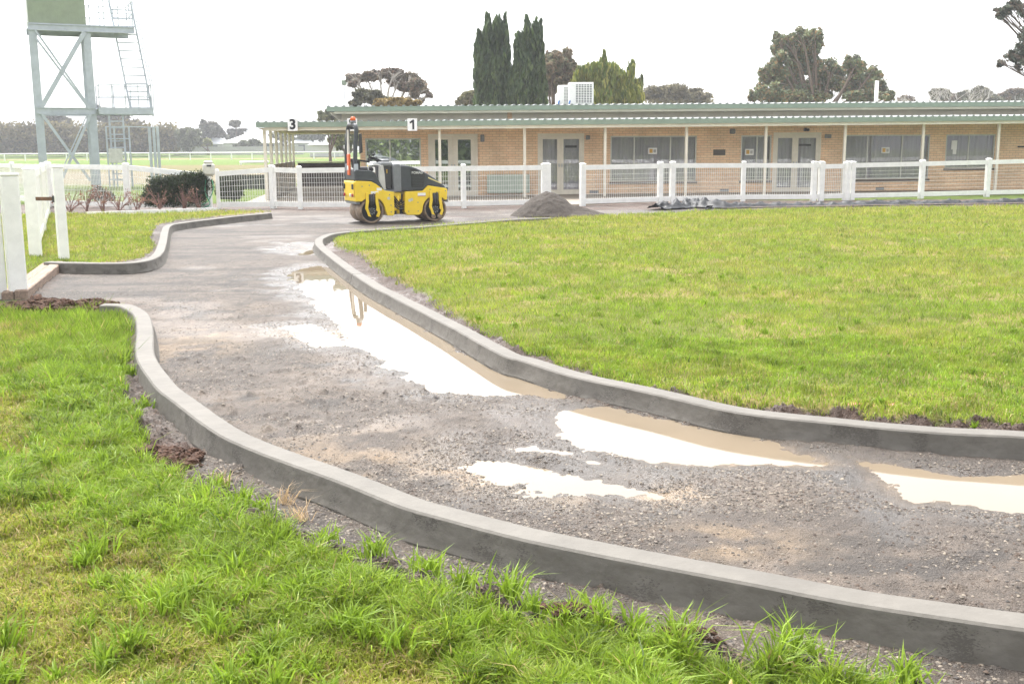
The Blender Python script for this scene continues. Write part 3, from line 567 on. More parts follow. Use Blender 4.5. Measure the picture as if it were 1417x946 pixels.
P, T = fset([(1171, 276.8, 223), (1178, 276.5, 223), (1274, 274.3, 221), (1365, 271.8, 218.8), (1456, 269.8, 216.5), (1545, 268, 214)])
fence('white_wire_fence', 'white post and rail fence with plain wires to the right of the braced gate', 'fence', P, T, pw=[.15, .15, .15, .15, .15, .15], mesh=[None, 'wires', 'wires', 'wires', 'wires'], wires_h=.12)
# left hand fences
P, T = fset([(71, 285.5, 224), (178, 289.5, 225.5), (294, 290.5, 237)])
fence('white_mesh_fence', 'white mesh fence behind the rose bushes at the left', 'fence', P, T, pw=[.14, .15, .06], nopost=(2,))
c0 = P[0]
q1, t1 = fp(50, 357.5, 231); P = [q1, ((q1[0]*2+c0[0])/3, (q1[1]*2+c0[1])/3), ((q1[0]+c0[0]*2)/3, (q1[1]+c0[1]*2)/3), (c0[0]+.1, c0[1]-.35)]
fence('white_paling_fence', 'white fence receding from the leaning gate post to the far left corner', 'fence', P, [t1, t1-.03, t1-.05, t1-.06], pw=[.19, .12, .12, .12], mesh='grid', pitch=.09)
P = [(c0[0]-.3, c0[1]+.3)]; 
for k in range(1, 8): P.append((c0[0]-.3-k*2.3, c0[1]+.3+k*3.0))
fence('white_paling_fence', 'white fence running away to the left behind the corner post', 'fence', P, [1.32]*8, pw=.13, mesh='grid')
# big gate posts
def gatepost(px, base, top, w_, label, name='gate_post'):
    q, z = fp(px, base, top); t = thing(name, (q[0], q[1], 0), label, 'post'); m_ = MB(); m_.bbox(-w_/2, w_/2, -w_/2, w_/2, -.15, z-.02, .014); m_.build('shaft', white, t)
    h = w_/2+.008; m_ = MB(); m_.bbox(-h, h, -h, h, z-.02, z+.012, .01); m_.build('cap', white, t); t.rotation_euler = (0, 0, .55); return t, q, z
ga, qa, za = gatepost(26, 413, 241, .19, 'thick white square gate post standing nearest at the left edge')
gb, qb, zb = gatepost(89, 361.5, 230.5, .145, 'white gate post at the end of the timber sleeper by the far kerb')
q = G(56, 300); m_ = MB(); t = thing('gate_latch', (qb[0], qb[1], 0), 'rusty brown gate latch sticking out of the white post beside the small lawn', 'latch'); 
m_.bar((-.40, .1, .95), (-.07, .02, .95), .02, .055); m_.build('bolt', mat('rusty_metal', (.22, .12, .07), .8, .3, 20), t); MB().bbox(-.1, -.06, -.04, .06, .9, 1.0, .006).build('plate', dpaint, t)
P = [(qa[0]-.24, qa[1]-.02), (qa[0]-2.4, qa[1]-1.9), (qa[0]-4.6, qa[1]-3.8)]
fence('white_paling_fence', 'end of white fence cut off by the left edge of the photo', 'fence', P, [za-.02]*3, pw=.19, mesh='grid')
# timber sleeper between the gate posts
a = G(36, 404, .08); b = G(84, 365, .08); m_ = MB(); d = (b-a)/np.linalg.norm(b-a); nn = np.array([-d[1], d[0], 0]); a2 = a-d*.1; b2 = b+d*.05
t = thing('timber_sleeper', (a2[0], a2[1], 0), 'weathered brown timber sleeper laid between the two gate posts', 'sleeper', rz=math.atan2(d[1], d[0])); Ls = np.linalg.norm(b2-a2)
MB().bbox(0, Ls, -.03, .11, -.08, .115, .012).build('sleeper_board', timber, t); MB().bbox(.02, Ls-.01, .118, .25, -.08, .1, .012).build('sleeper_board', timber, t)
# white edging of the garden bed
m_ = MB(); E_ = [G(x, y, .03) for x, y in ((120, 297.5), (178, 295), (240, 293), (300, 290.5))]
for a, b in zip(E_[:-1], E_[1:]): m_.bar(a+np.array([0, 0, .02]), b+np.array([0, 0, .02]), .07, .1)
tag(m_.build('garden_edging', white), 'low white edging board in front of the rose bed', 'edging')
# meter box on a post with hose
q, z = fp(293.5, 290.5, 222.5); t = thing('tap_post', (q[0], q[1]-.12, 0), 'white post carrying a rounded white box with a hose coiled on it', 'post')
MB().bbox(-.05, .05, -.05, .05, -.1, z-.3, .01).build('post', white, t)
hb = MB(); hb.bbox(-.16, .16, -.12, .12, z-.42, z-.06, .06); hb.bbox(-.12, .12, -.09, .09, z-.07, z+.0, .04); hb.build('meter_box', mat('offwhite_plastic', (.62, .61, .55), .5, .08), t, bevel=.012); MB().box(-.02, .11, -.128, -.12, z-.16, z-.11).build('slot', dpaint, t)
hs_ = catmull([(-.07, -.1, .85), (-.1, -.12, .5), (.02, -.14, .2), (-.1, -.15, .1), (-.32, -.1, .06), (-.55, -.1, .04)], 8); MB().tube(hs_, .013).build('hose', hosem, t)
hs_ = catmull([(.1, -.1, .85), (.13, -.12, .6), (.0, -.14, .3), (-.2, -.15, .15), (-.4, -.1, .05)], 8); MB().tube(hs_, .013).build('hose', hosem, t)
# ================================================================== CLUBHOUSE
A0 = G(609, 276); B0 = G(1376, 267); uu = (B0-A0); Lp = np.linalg.norm(uu); uu = uu/Lp; nn_ = np.array([-uu[1], uu[0], 0]); AZ = math.atan2(uu[1], uu[0])
def BP(px, py, d=0):
    r = ray(px, py); P0 = A0+nn_*d; t_ = np.dot(P0-Cv, nn_)/np.dot(r, nn_); P_ = Cv+r*t_; return float(np.dot(P_-A0, uu)), float(P_[2])
def BW(s, d, z=0): return A0+uu*s+nn_*d+np.array([0, 0, z])
club = thing('clubhouse', A0, 'long low orange brick clubhouse with green gutters and a verandah', 'building', rz=AZ)
S0, S1 = -5.85, 27.
tilt = .0058
def tb(m_, s0, s1, d0, d1, z0, z1, anch=0.):      # box whose level follows the slight fall of the roof
    a_, c_ = (s0-anch)*tilt, (s1-anch)*tilt
    vs = [(s0, d0, z0+a_), (s1, d0, z0+c_), (s1, d1, z0+c_), (s0, d1, z0+a_), (s0, d0, z1+a_), (s1, d0, z1+c_), (s1, d1, z1+c_), (s0, d1, z1+a_)]
    return m_.add(vs, [(3, 2, 1, 0), (4, 5, 6, 7), (0, 1, 5, 4), (1, 2, 6, 5), (2, 3, 7, 6), (3, 0, 4, 7)])
tb(MB(), S0, S1, -.55, -.43, 2.395, 2.55).build('verandah_gutter', greenp, club)
tb(MB(), S0+.25, S1, -.43, -.38, 2.29, 2.41).build('verandah_fascia', cream, club)
tb(MB(), S0+.05, S1, -.37, 2.0, 2.36, 2.385).build('verandah_ceiling', creamdk, club)
tb(MB(), S0+.05, -2.62, 2.0, 13.6, 2.36, 2.385).build('shed_ceiling', creamdk, club)
def ribbed(s0, s1, d0, z0, d1, z1, pitch=.25):
    m_ = MB(); k = s0
    T_ = lambda s: s*tilt
    while k < s1-.01:
        e_ = min(k+pitch, s1); pr = [(k, 0), (k+.045, .045), (k+.085, .045), (k+.13, 0), (e_, 0)]
        for (a, za_), (b, zb_) in zip(pr[:-1], pr[1:]):
            m_.add([(a, d0, z0+za_+T_(a)), (b, d0, z0+zb_+T_(b)), (b, d1, z1+zb_+T_(b)), (a, d1, z1+za_+T_(a))], [(0, 1, 2, 3)])
            if za_+zb_ > 0: m_.add([(a, d0, z0+T_(a)-.004), (b, d0, z0+T_(b)-.004), (b, d0, z0+zb_+T_(b)), (a, d0, z0+za_+T_(a))], [(0, 1, 2, 3)])
        k = e_
    return m_
roofM = mat('ribbed_roof_sheet', (.27, .29, .28), .5, .1, 1)
ribbed(S0, S1, -.46, 2.555, 1.62, 2.6).build('verandah_roof', roofM, club)
ribbed(S0, -2.6, 1.62, 2.6, 13.7, 2.52).build('shed_roof', roofM, club)
US0 = BP(452, 152, 1.1)[0]
tb(MB(), US0, S1, 1.0, 1.12, 2.93, 3.075).build('upper_gutter', greenp, club)
tb(MB(), US0+.25, S1, 1.12, 1.17, 2.85, 2.945).build('upper_fascia', cream, club)
tb(MB(), US0+.1, S1, 1.18, 13.5, 2.87, 2.9).build('upper_soffit', creamdk, club)
ribbed(US0, S1, 1.06, 3.085, 13.8, 3.0).build('upper_roof', roofM, club)
cl_ = MB(); tb(cl_, -3.2, BP(702, 160, 1.62)[0], 1.62, 1.68, 2.40, 2.87); tb(cl_, BP(708, 160, 1.62)[0], S1, 1.62, 1.68, 2.40, 2.87)
for k in range(300):
    s_ = -3.2+k*.1
    if BP(700, 160, 1.62)[0] < s_+.05 < BP(711, 160, 1.62)[0] or s_ > S1-.1: continue
    tb(cl_, s_, s_+.03, 1.612, 1.62, 2.42, 2.86)
cl_.build('clerestory_panel', mat('beige_cladding', (.78, .72, .6), .6, .06, 2), club)
tb(MB(), BP(702, 160, 1.6)[0], BP(708.5, 160, 1.6)[0], 1.60, 1.69, 2.40, 2.86).build('pier', brick, club)
# walls with openings (front wall face at d = 2)
D = 2.0
def op(x0, x1, y0, y1): s0, z1 = BP(x0, y0, D); s1, z0 = BP(x1, y1, D); return [s0, s1, z0, z1]
O = dict(mirror=op(505, 583, 191.5, 233), door1=op(592, 662, 183.5, 279), door2=op(744, 808, 184, 272), w1=op(845, 963, 186.5, 251), w2=op(1026, 1068, 185, 250), door3=op(1070.5, 1133, 183, 271), w3=op(1170, 1284, 184, 249.5), w4=op(1310, 1374.5, 183, 234))
for k in ('door1', 'door2', 'door3'): O[k][2] = -.02; O[k][3] = 2.17
for k in ('w1', 'w2', 'w3'): O[k][2] = .46; O[k][3] = 2.07
O['w4'][2] = .84; O['w4'][3] = 2.07
O['w2'][1] = O['door3'][0]-.06
WS0 = -2.62
brk = MB(); cur = WS0; ops = sorted(O.values())
for s0, s1, z0, z1 in ops:
    brk.box(cur, s0, D, D+.12, -.2, 2.36+.15); cur = s1
    brk.box(s0, s1, D, D+.12, z1, 2.51)
    if z0 > 0: brk.box(s0, s1, D, D+.12, -.2, z0)
brk.box(cur, 26.9, D, D+.12, -.2, 2.51)
brk.build('front_wall', brick, club)
MB().box(WS0, WS0+.12, D+.12, 13.4, -.2, 2.35).build('side_wall', brick, club); MB().box(26.78, 26.9, D+.12, 13.4, -.2, 2.9).build('side_wall', brick, club); MB().box(WS0+.12, 26.78, 13.28, 13.4, -.2, 2.86).build('rear_wall', brick, club)
MB().box(BP(662.5, 200, D)[0], BP(703, 200, D)[0], D-.035, D-.002, -.1, 2.33).build('wall_pier', mat('dark_pier_brick', (.4, .2, .1), .85, .15), club).data.materials[0] = brick
def window(key, splits, cur=True, sill=True, pane=paneM, fm=None):
    s0, s1, z0, z1 = O[key]; fm = fm or mat('aluminium_frame', (.55, .55, .5), .4, .05, metal=.3); w_ = .045; e_ = [s0]+[BP(x, 200, D)[0] for x in splits]+[s1]
    m_ = MB(); y0, y1 = D+.02, D+.075
    m_.box(s0+.002, s1-.002, y0, y1, z1-w_, z1-.002); m_.box(s0+.002, s1-.002, y0, y1, z0+.002, z0+w_)
    m_.box(s0+.002, s0+w_, y0, y1, z0+w_, z1-w_); m_.box(s1-w_, s1-.002, y0, y1, z0+w_, z1-w_)
    for x in e_[1:-1]: m_.box(x-.02, x+.02, y0+.004, y1, z0+w_, z1-w_)
    fr = m_.build('window', fm, club)
    MB().box(s0+.02, s1-.02, D+.045, D+.05, z0+.02, z1-.02).build('pane', pane, fr)
    if cur:
        m_ = MB(); n_ = int((s1-s0)/.035); y = lambda i: D+.17+.02*math.sin(i*1.1+math.sin(i*.37)*2)+.012*math.sin(i*.41); vs = []
        for i in range(n_+1): x = s0+.01+(s1-s0-.02)*i/n_; vs += [(x, y(i), z0+.01), (x, y(i), z1-.01)]
        m_.add(vs, [(2*i, 2*i+2, 2*i+3, 2*i+1) for i in range(n_)], True); m_.build('curtain', curtainM, fr)
    else:
        MB().box(s0+.01, s1-.01, D+.1, D+.11, z0+.01, z1-.01).build('backing', dpaint, fr)
    if sill: m_ = MB(); m_.box(s0-.04, s1+.04, D-.045, D+.018, z0-.085, z0-.002); m_.build('sill', mat('dark_sill', (.16, .13, .1), .7, .2, 20), fr)
    return fr
window('mirror', (539.5,), False, False, mirrorM); window('w1', (878, 928)); window('w2', (1048,)); window('w3', (1201, 1249)); window('w4', (1341,))
tb(MB(), BP(500, 236, D)[0], BP(583, 236, D)[0], D-.06, D-.004, O['mirror'][2]-.14, O['mirror'][2]-.01).build('window_ledge', creamdk, club)
def doors(key, xs, dark=False):
    s0, s1, z0, z1 = O[key]; m_ = MB(); m_.box(s0+.002, s0+.07, D-.01, D+.09, z0, z1-.003); m_.box(s1-.07, s1-.002, D-.01, D+.09, z0, z1-.003); m_.box(s0+.07, s1-.07, D-.01, D+.09, z1-.09, z1-.003)
    m_.build('door_frame', cream, club); mid = BP(xs[0], 220, D)[0]
    for a, b in ((s0+.073, mid-.003), (mid+.003, s1-.073)):
        st = .11 if not dark else .17; zb_ = z0+.22; zt = z1-.2
        m_ = MB(); m_.box(a, a+st, D+.01, D+.055, z0+.02, z1-.095); m_.box(b-st, b, D+.01, D+.055, z0+.02, z1-.095); m_.box(a+st, b-st, D+.01, D+.055, z0+.02, zb_); m_.box(a+st, b-st, D+.01, D+.055, zt, z1-.095)
        dr = m_.build('door', cream, club); MB().box(a+st-.01, b-st+.01, D+.03, D+.036, zb_-.01, zt+.01).build('pane', darkpane if dark else paneM, dr)
        if not dark:
            n_ = int((b-a)/.03); mm = MB(); vs = []
            for i in range(n_+1): x = a+(b-a)*i/n_; yy = D+.12+.015*math.sin(i*1.3); vs += [(x, yy, z0+.05), (x, yy, z1-.1)]
            mm.add(vs, [(2*i, 2*i+2, 2*i+3, 2*i+1) for i in range(n_)], True); mm.build('curtain', curtainM, dr)
        hx = b-.05 if b < mid+.01 else a+.05
        MB().bbox(hx-.012, hx+.012, D-.05, D+.01, 1.0, 1.12, .004).build('handle', steel, dr)
    return
doors('door1', (627,), True); doors('door2', (775.5,)); doors('door3', (1100,))
for a, b, c_, d_ in ((782, 798, 201.5, 204.5), (1106, 1122, 199.5, 202)): s0, z1 = BP(a, c_, D); s1, z0 = BP(b, d_, D); MB().bbox(s0, s1, D-.02, D+.008, z0, z1, .006).build('door_closer', dpaint, club)
# posts of the verandah and of the open shed side
for px in (609, 726, 836.8, 948.7, 1058, 1166.8, 1274.3, 1378, 1480, 1580):
    s_ = BP(px, 240, 0)[0]; m_ = MB(); m_.bbox(s_-.045, s_+.045, -.045, .045, -.1, 2.36+s_*tilt, .008); m_.build('verandah_post', cream, club)
for k in range(7):
    d_ = .05+k*2.13; m_ = MB(); m_.bbox(-5.70, -5.60, d_-.05, d_+.05, -.1, 2.34, .008); m_.build('shed_post', cream, club)
m_ = MB(); m_.box(-5.67, -5.63, .12, 12.8, .05, 1.12); m_.box(-5.69, -5.61, .12, 12.8, 1.122, 1.16); m_.build('half_wall', mat('pale_panel', (.47, .46, .42), .6, .06), club)
m_ = MB(); m_.box(-5.5, -3.45, 13.0, 13.05, .05, 1.08)
for k in range(13): m_.box(-5.5+k*.158, -5.39+k*.158, 12.985, 12.998, .06, 1.07)
m_.build('board_screen', mat('dark_boards', (.11, .09, .08), .8, .2, 3), club); MB().box(-5.55, -3.3, 12.9, 13.1, 1.1, 1.14).build('screen_cap', cream, club)
MB().bbox(-4.25, -4.05, 1.9, 2.1, 2.27, 2.358, .02).build('ceiling_light', cream, club)
# things on the wall
def wallbox(x0, x1, y0, y1, name, m, th=.06, b=.01):
    s0, z1 = BP(x0, y0, D); s1, z0 = BP(x1, y1, D); return MB().bbox(s0, s1, D-th, D-.002, z0, z1, b).build(name, m, club)
wallbox(664.5, 670, 186.5, 196.5, 'wall_light', greyp, .1, .02); wallbox(810.5, 816, 187.5, 193.5, 'wall_light', greyp, .09, .02); wallbox(1141, 1149, 186, 191.5, 'wall_light', greyp, .1, .015)
wallbox(1009.5, 1016.5, 178.5, 185.5, 'speaker_light', greyp, .12, .03); wallbox(987, 1003.5, 207, 215, 'plaque', mat('bronze_plaque', (.09, .075, .06), .5, .2, 40), .02, .003)
for x in (822, 1002, 1217): s_ = BP(x, 270, D)[0]; m_ = MB(); m_.box(s_-.16, s_+.16, D-.012, D-.002, .06, .16); [m_.box(s_-.15+k*.05, s_-.12+k*.05, D-.02, D-.012, .07, .15) for k in range(6)]; m_.build('air_vent', greyp, club)
# security light under the eave
s_ = BP(1117, 180, 1.8)[0]; m_ = MB(); m_.bbox(s_-.09, s_-.01, D-.2, D-.05, 2.2, 2.3, .02); m_.bbox(s_+.02, s_+.1, D-.2, D-.05, 2.2, 2.3, .02); m_.bbox(s_-.04, s_+.05, D-.05, D-.002, 2.22, 2.33, .01); m_.build('security_light', dpaint, club)
for x, y in ((903.5, 209), (1037.5, 210.5), (1226, 208)):
    s_, z_ = BP(x, y, D); o = MB().box(s_-.16, s_+.16, D+.038, D+.042, z_-.11, z_+.11).build('window_notice', paper, club); MB().box(s_-.12, s_-.0, D+.034, D+.037, z_-.07, z_+.07).build('print', gold, o); MB().box(s_+.03, s_+.12, D+.034, D+.037, z_-.06, z_+.05).build('print', mat('grey_print', (.45, .45, .43)), o)
s_, z_ = BP(1321, 204, D); m_ = MB(); m_.box(s_-.11, s_+.11, D+.038, D+.042, z_-.08, z_+.25); m_.box(s_-.04, s_+.1, D+.0385, D+.0425, z_-.25, z_-.08); m_.build('window_notice', paper, club)
s0, z1 = BP(675, 242, D-.5); s1, z0 = BP(734, 270, D-.5); MB().bbox(s0, s1, D-.35, D-.3, .12, z1, .01).build('notice_board', mat('pale_green_board', (.42, .5, .42), .6, .1, 3), club)
s_, z_ = BP(1412, 203, D); MB().bbox(s_-.12, s_+.15, D-.12, D-.002, z_-.03, z_+.02, .01).build('bracket', dpaint, club)
# number signs fixed to the gutter
for txt, px, lab in (('3', 405, 'white square sign with black number 3 on the green gutter'), ('2', 487.5, 'white square sign with black number 2 half hidden by the roller beacon'), ('1', 570.5, 'white square sign with black number 1 on the green gutter')):
    s_, z_ = BP(px, 172.8, -.56); w_ = BW(s_, -.575, z_); t = thing('number_sign', w_, lab, 'sign', rz=AZ, group='number signs along the verandah gutter')
    MB().bbox(-.155, .155, -.008, .008, -.195, .195, .004).build('board', mat('sign_white', (.85, .85, .85), .5, .02), t)
    sbk = mat('sign_black', (.012, .013, .016), .6, .02)
    if txt == '1': nm_ = MB(); nm_.prism([(.0, -.15), (.06, -.15), (.06, .16), (.015, .16), (-.09, .085), (-.07, .035), (.0, .075)], -.016, -.009); nm_.build('numeral', sbk, t)
    else: text_mesh(txt, .43, 'numeral', sbk, t, (0, -.012, -.0), bold=.015)
# air conditioners on the roof
def aircon(px0, px1, py0, py1, d, label, depth, cells):
    s0, z1 = BP(px0, py0, d); s1, z0 = BP(px1, py1, d); w_ = BW((s0+s1)/2, d, z0-.02); t = thing('air_conditioner', w_, label, 'air conditioner', rz=AZ-.12); W = s1-s0; Hh = z1-z0+.02
    MB().bbox(-W/2, W/2, 0, depth, .06, Hh, .02).build('casing', white, t)
    gm = MB(); gx0 = -W*.22 if cells > 3 else -.02; gx1 = W*.44; nz_ = 11
    for i in range(cells+1): x = gx0+(gx1-gx0)*i/cells; gm.box(x-.012, x+.012, -.03, -.016, .12, Hh-.07)
    for j in range(nz_+1): z = .12+(Hh-.19)*j/nz_; gm.box(gx0, gx1, -.028, -.014, z-.01, z+.01)
    MB().box(gx0, gx1, -.006, -.002, .12, Hh-.07).build('coil', mat('dark_coil', (.16, .17, .17), .6, .1), t); gm.build('grille', white, t)
    MB().box(-W/2+.03, -W/2+.1, .02, depth-.02, -.04, .058).build('foot', steel, t); MB().box(W/2-.1, W/2-.03, .02, depth-.02, -.04, .058).build('foot', steel, t)
    MB().tube([(-W/2+.03, -.03, -.02), (-W/2+.03, -.04, .14), (-W/2+.06, -.03, .2)], .03).build('pipe', mat('blue_tape', (.06, .2, .5), .5), t)
aircon(787, 821, 114, 146.5, 3.2, 'larger white rooftop air conditioner with a square grille', .45, 6)
aircon(772, 790, 118, 146.5, 3.7, 'smaller white rooftop air conditioner partly behind the larger one', .45, 3)
# paving round the building
m_ = MB(); pv = [G2(379, 286), G2(642, 285.4), G2(750, 283.5), G2(765, 286), G2(803, 284.5), G2(913, 279), G2(1125, 275.3), G2(1365, 269.3), G2(1545, 265.5)]
far_ = [BW(26, 14)[:2], BW(-6.2, 14)[:2], BW(-6.2, -1)[:2]]; pts = [(*q, .04) for q in pv]+[(*q, .04) for q in far_]; nP = len(pts)
m_.add(pts+[(x, y, -.2) for x, y, z in pts], [tuple(range(nP))]+[(i, i+nP, (i+1) % nP+nP, (i+1) % nP) for i in range(nP)])
tag(m_.build('pavement', concrete_f), kind='structure')
# ================================================================== ROLLER
RL = G(515.5, 309.3); rol = thing('road_roller', (RL[0], RL[1], 0), 'small yellow and charcoal tandem road roller with roll bar parked on the gravel path', 'road roller', rz=math.radians(24))
Wd = .92
def arcp(cx, cz, r, a0, a1, n=14): return [(cx+r*math.cos(math.radians(a0+(a1-a0)*k/n)), cz+r*math.sin(math.radians(a0+(a1-a0)*k/n))) for k in range(n+1)]
rf = [(-.38, .50), (-.24, .50)]+arcp(0, .28, .315, 132, 2)+[(.36, .17), (.50, .16), (.53, .20), (.53, .70), (.31, .735), (.12, .88), (.0, .945), (-.36, .965), (-.38, .94)]
MB().prism(rf, .0, Wd).build('rear_frame', yellow, rol, bevel=.012)
ff = [(.80, .70), (.78, .24), (.84, .165), (1.13, .16), (1.20, .22)]+arcp(1.53, .28, .315, 178, 40)+[(1.82, .50), (1.83, .73), (1.80, .76), (1.36, .83), (1.23, .71)]
MB().prism(ff, .0, Wd).build('front_frame', yellow, rol, bevel=.012)
for cxx in (0, 1.53):
    m_ = MB(); n_ = 48; R0 = .28; ring = lambda r, y: [(cxx+r*math.cos(2*math.pi*k/n_), y, .28+r*math.sin(2*math.pi*k/n_)) for k in range(n_)]
    prof = [(.235, .10), (.235, .015), (.262, .012), (R0, .03), (R0, .425)]+[(R0-.012, .44), (R0-.012, .48), (R0, .495)]+[(R0, Wd-.03), (.262, Wd-.012), (.235, Wd-.015), (.235, Wd-.1)]
    vs = []; [vs.extend(ring(r, y)) for r, y in prof]; m_.add(vs, [(k*n_+i, (k+1)*n_+i, (k+1)*n_+(i+1) % n_, k*n_+(i+1) % n_) for k in range(len(prof)-1) for i in range(n_)], True)
    dr = m_.build('drum', drumm, rol)
    m_ = MB(); m_.tube([(cxx, .10, .28), (cxx, Wd-.1, .28)], .24, 40); m_.build('drum_disc', black, dr)
    m_ = MB(); m_.tube([(cxx, .02, .28), (cxx, .12, .28)], .085, 24); m_.tube([(cxx, .0, .28), (cxx, .02, .28)], .05, 16); m_.build('hub', charcoal, dr)
    m_ = MB()
    for k in range(8): a = k*math.pi/4; m_.ball((cxx+.068*math.cos(a), .018, .28+.068*math.sin(a)), .011, 6, 4)
    m_.build('bolts', steel, dr)
    # yoke: two arms down to the hub plus cross plate
    m_ = MB(); 
    for s_ in (-1, 1): m_.prism([(cxx+s_*.15, .70), (cxx+s_*.09, .70), (cxx+s_*.075, .50), (cxx+s_*.10, .36), (cxx+s_*.085, .30), (cxx+s_*.13, .26), (cxx+s_*.17, .34), (cxx+s_*.145, .5)], -.035, -.004)
    m_.prism([(cxx-.17, .34), (cxx-.13, .26), (cxx-.1, .17), (cxx-.03, .15), (cxx-.06, .22), (cxx-.085, .3)], -.033, -.006); m_.prism([(cxx+.17, .34), (cxx+.13, .26), (cxx+.08, .16), (cxx+.15, .14), (cxx+.19, .25)], -.031, -.008)
    m_.build('yoke', yellow, rol, bevel=.005)
    m_ = MB(); m_.tube([(cxx-.03, -.012, .66), (cxx-.01, -.012, .36)], .02, 10); m_.tube([(cxx+.035, -.016, .68), (cxx+.03, -.016, .38)], .016, 10); m_.bbox(cxx-.07, cxx+.07, -.02, .0, .5, .66, .008); m_.build('hydraulic_hose', dpaint, rol)
    m_ = MB(); m_.bbox(cxx-(.36 if cxx == 0 else -.29), cxx-(.27 if cxx == 0 else -.34), .04, Wd-.04, .44, .5, .01); m_.build('scraper', greyp, rol)
if True:
    m_ = MB(); m_.tube([(1.47, -.03, .12), (1.47, -.01, .12)], .055, 14); m_.tube([(1.62, -.03, .13), (1.62, -.01, .13)], .055, 14); m_.build('tie_down_disc', drumm, rol)
jn = MB(); jn.bbox(.50, .82, .18, .74, .18, .64, .02); jn.build('articulation_joint', dpaint, rol)
m_ = MB(); m_.tube([(.52, .1, .30), (.76, .1, .31)], .02, 12); m_.build('steering_ram', steel, rol); m_ = MB(); m_.tube([(.52, .1, .30), (.62, .1, .305)], .04, 12); m_.bbox(.56, .76, .12, .2, .36, .44, .01); m_.bbox(.55, .73, .1, .18, .52, .68, .015); m_.tube([(.64, .08, .2), (.64, .08, .6)], .035, 12); m_.build('pivot_bracket', yellow, rol)
m_ = MB(); [m_.tube(catmull([(.53, .06+.02*k, .62-.05*k), (.62, .03, .5-.06*k), (.7, .05, .42-.04*k), (.81, .07, .5-.07*k)], 5), .014, 8) for k in range(4)]; m_.build('hydraulic_hose', black, rol)
hood = [(.56, .705), (.56, 1.29), (.60, 1.31), (.92, 1.285), (1.1, 1.225), (1.36, 1.10), (1.6, .955), (1.79, .80), (1.83, .76), (1.83, .71), (1.36, .835), (1.24, .712)]
MB().prism(hood, .03, Wd-.03).build('engine_hood', charcoal, rol, bevel=.03)
MB().prism([(.54, .70), (.52, 1.27), (.56, 1.335), (.69, 1.33), (.72, 1.28), (.72, .70)], .012, Wd-.012).build('hood_cowl', greyp, rol, bevel=.025)
gp_ = MB(); gp_.prism([(.97, .80), (.95, 1.2), (1.02, 1.215), (1.29, 1.10), (1.25, .80)], .012, .028); gp_.build('side_grille', mat('dark_grille', (.035, .035, .032), .6, .2, 30), rol)
gp_ = MB(); [gp_.box(.97, 1.26-.0*k, .006, .012, .83+k*.035, .84+k*.035) for k in range(7)]; gp_.build('grille_slats', charcoal, rol)
text_mesh('BOMAG', .075, 'lettering', mat('pale_lettering', (.5, .5, .47), .5, .02), rol, (1.1, .008, 1.125), bold=.003, depth=.002)
m_ = MB(); m_.prism([(1.37, 1.025), (1.37, .995), (1.68, .865), (1.69, .885)], .022, .03); m_.build('stripe', mat('pale_yellow_decal', (.75, .66, .3), .5, .05), rol)
MB().prism([(-.37, .97), (-.37, 1.19), (-.33, 1.21), (.0, 1.19), (.1, 1.14), (.2, .95), (.31, .74), (.12, .885), (.0, .95)], .02, Wd-.02).build('rear_cover', charcoal, rol, bevel=.02)
MB().bbox(.18, .56, .03, Wd-.03, .705, .745, .008).build('footplate', greyp, rol)
MB().prism([(.20, .95), (.22, 1.30), (.31, 1.31), (.34, 1.1), (.36, .75), (.27, .75)], .06, .14).build('console_panel', mat('light_grey_panel', (.55, .54, .5), .6, .06), rol, bevel=.01)
MB().prism([(.36, .78), (.31, 1.08), (.30, 1.28), (.52, 1.28), (.52, 1.0), (.50, .75)], .1, .7).build('steering_console', dpaint, rol, bevel=.02)
m_ = MB(); m_.bbox(.26, .54, .06, .74, 1.27, 1.38, .03); m_.bbox(.33, .5, .12, .68, 1.37, 1.44, .03); m_.build('instrument_pod', greyp, rol, bevel=.01); MB().bbox(.395, .41, .088, .1, 1.12, 1.21, .002).build('warning_sticker', mat('sticker_yellow', (.8, .5, .02)), rol)
tor = MB(); NN, nn2 = 28, 8; R_, r_ = .17, .014; vs = []
for i in range(NN):
    a = 2*math.pi*i/NN
    for j in range(nn2): b_ = 2*math.pi*j/nn2; x = (R_+r_*math.cos(b_))*math.cos(a); y = (R_+r_*math.cos(b_))*math.sin(a); z = r_*math.sin(b_); vs.append((.24+x*.9, .42+y, 1.44+z+x*-.35))
tor.add(vs, [(i*nn2+j, ((i+1) % NN)*nn2+j, ((i+1) % NN)*nn2+(j+1) % nn2, i*nn2+(j+1) % nn2) for i in range(NN) for j in range(nn2)], True); tor.bar((.1, .42, 1.49), (.38, .42, 1.39), .03, .02); tor.tube([(.24, .42, 1.44), (.36, .42, 1.3)], .025); tor.ball((.16, .3, 1.54), .03); tor.build('steering_wheel', black, rol)
m_ = MB(); m_.bbox(-.22, .16, .28, .70, 1.15, 1.27, .04); m_.build('seat_cushion', black, rol, bevel=.015); m_ = MB(); m_.prism([(-.26, 1.24), (-.16, 1.24), (-.2, 1.44), (-.29, 1.46)], .3, .68); m_.build('seat_backrest', black, rol, bevel=.02)
m_ = MB(); m_.bar((-.24, .24, 1.42), (.04, .24, 1.38), .05, .04); m_.bar((-.2, .24, 1.2), (-.2, .24, 1.42), .03); m_.tube([(.0, .2, 1.38), (.03, .2, 1.52)], .012); m_.ball((.03, .2, 1.53), .025); m_.build('armrest', black, rol)
MB().tube(catmull([(-.05, .04, 1.2), (-.03, .04, 1.3), (.2, .04, 1.31), (.26, .04, 1.2)], 6), .014).build('grab_rail', mat('pale_rail', (.6, .6, .58), .4), rol)
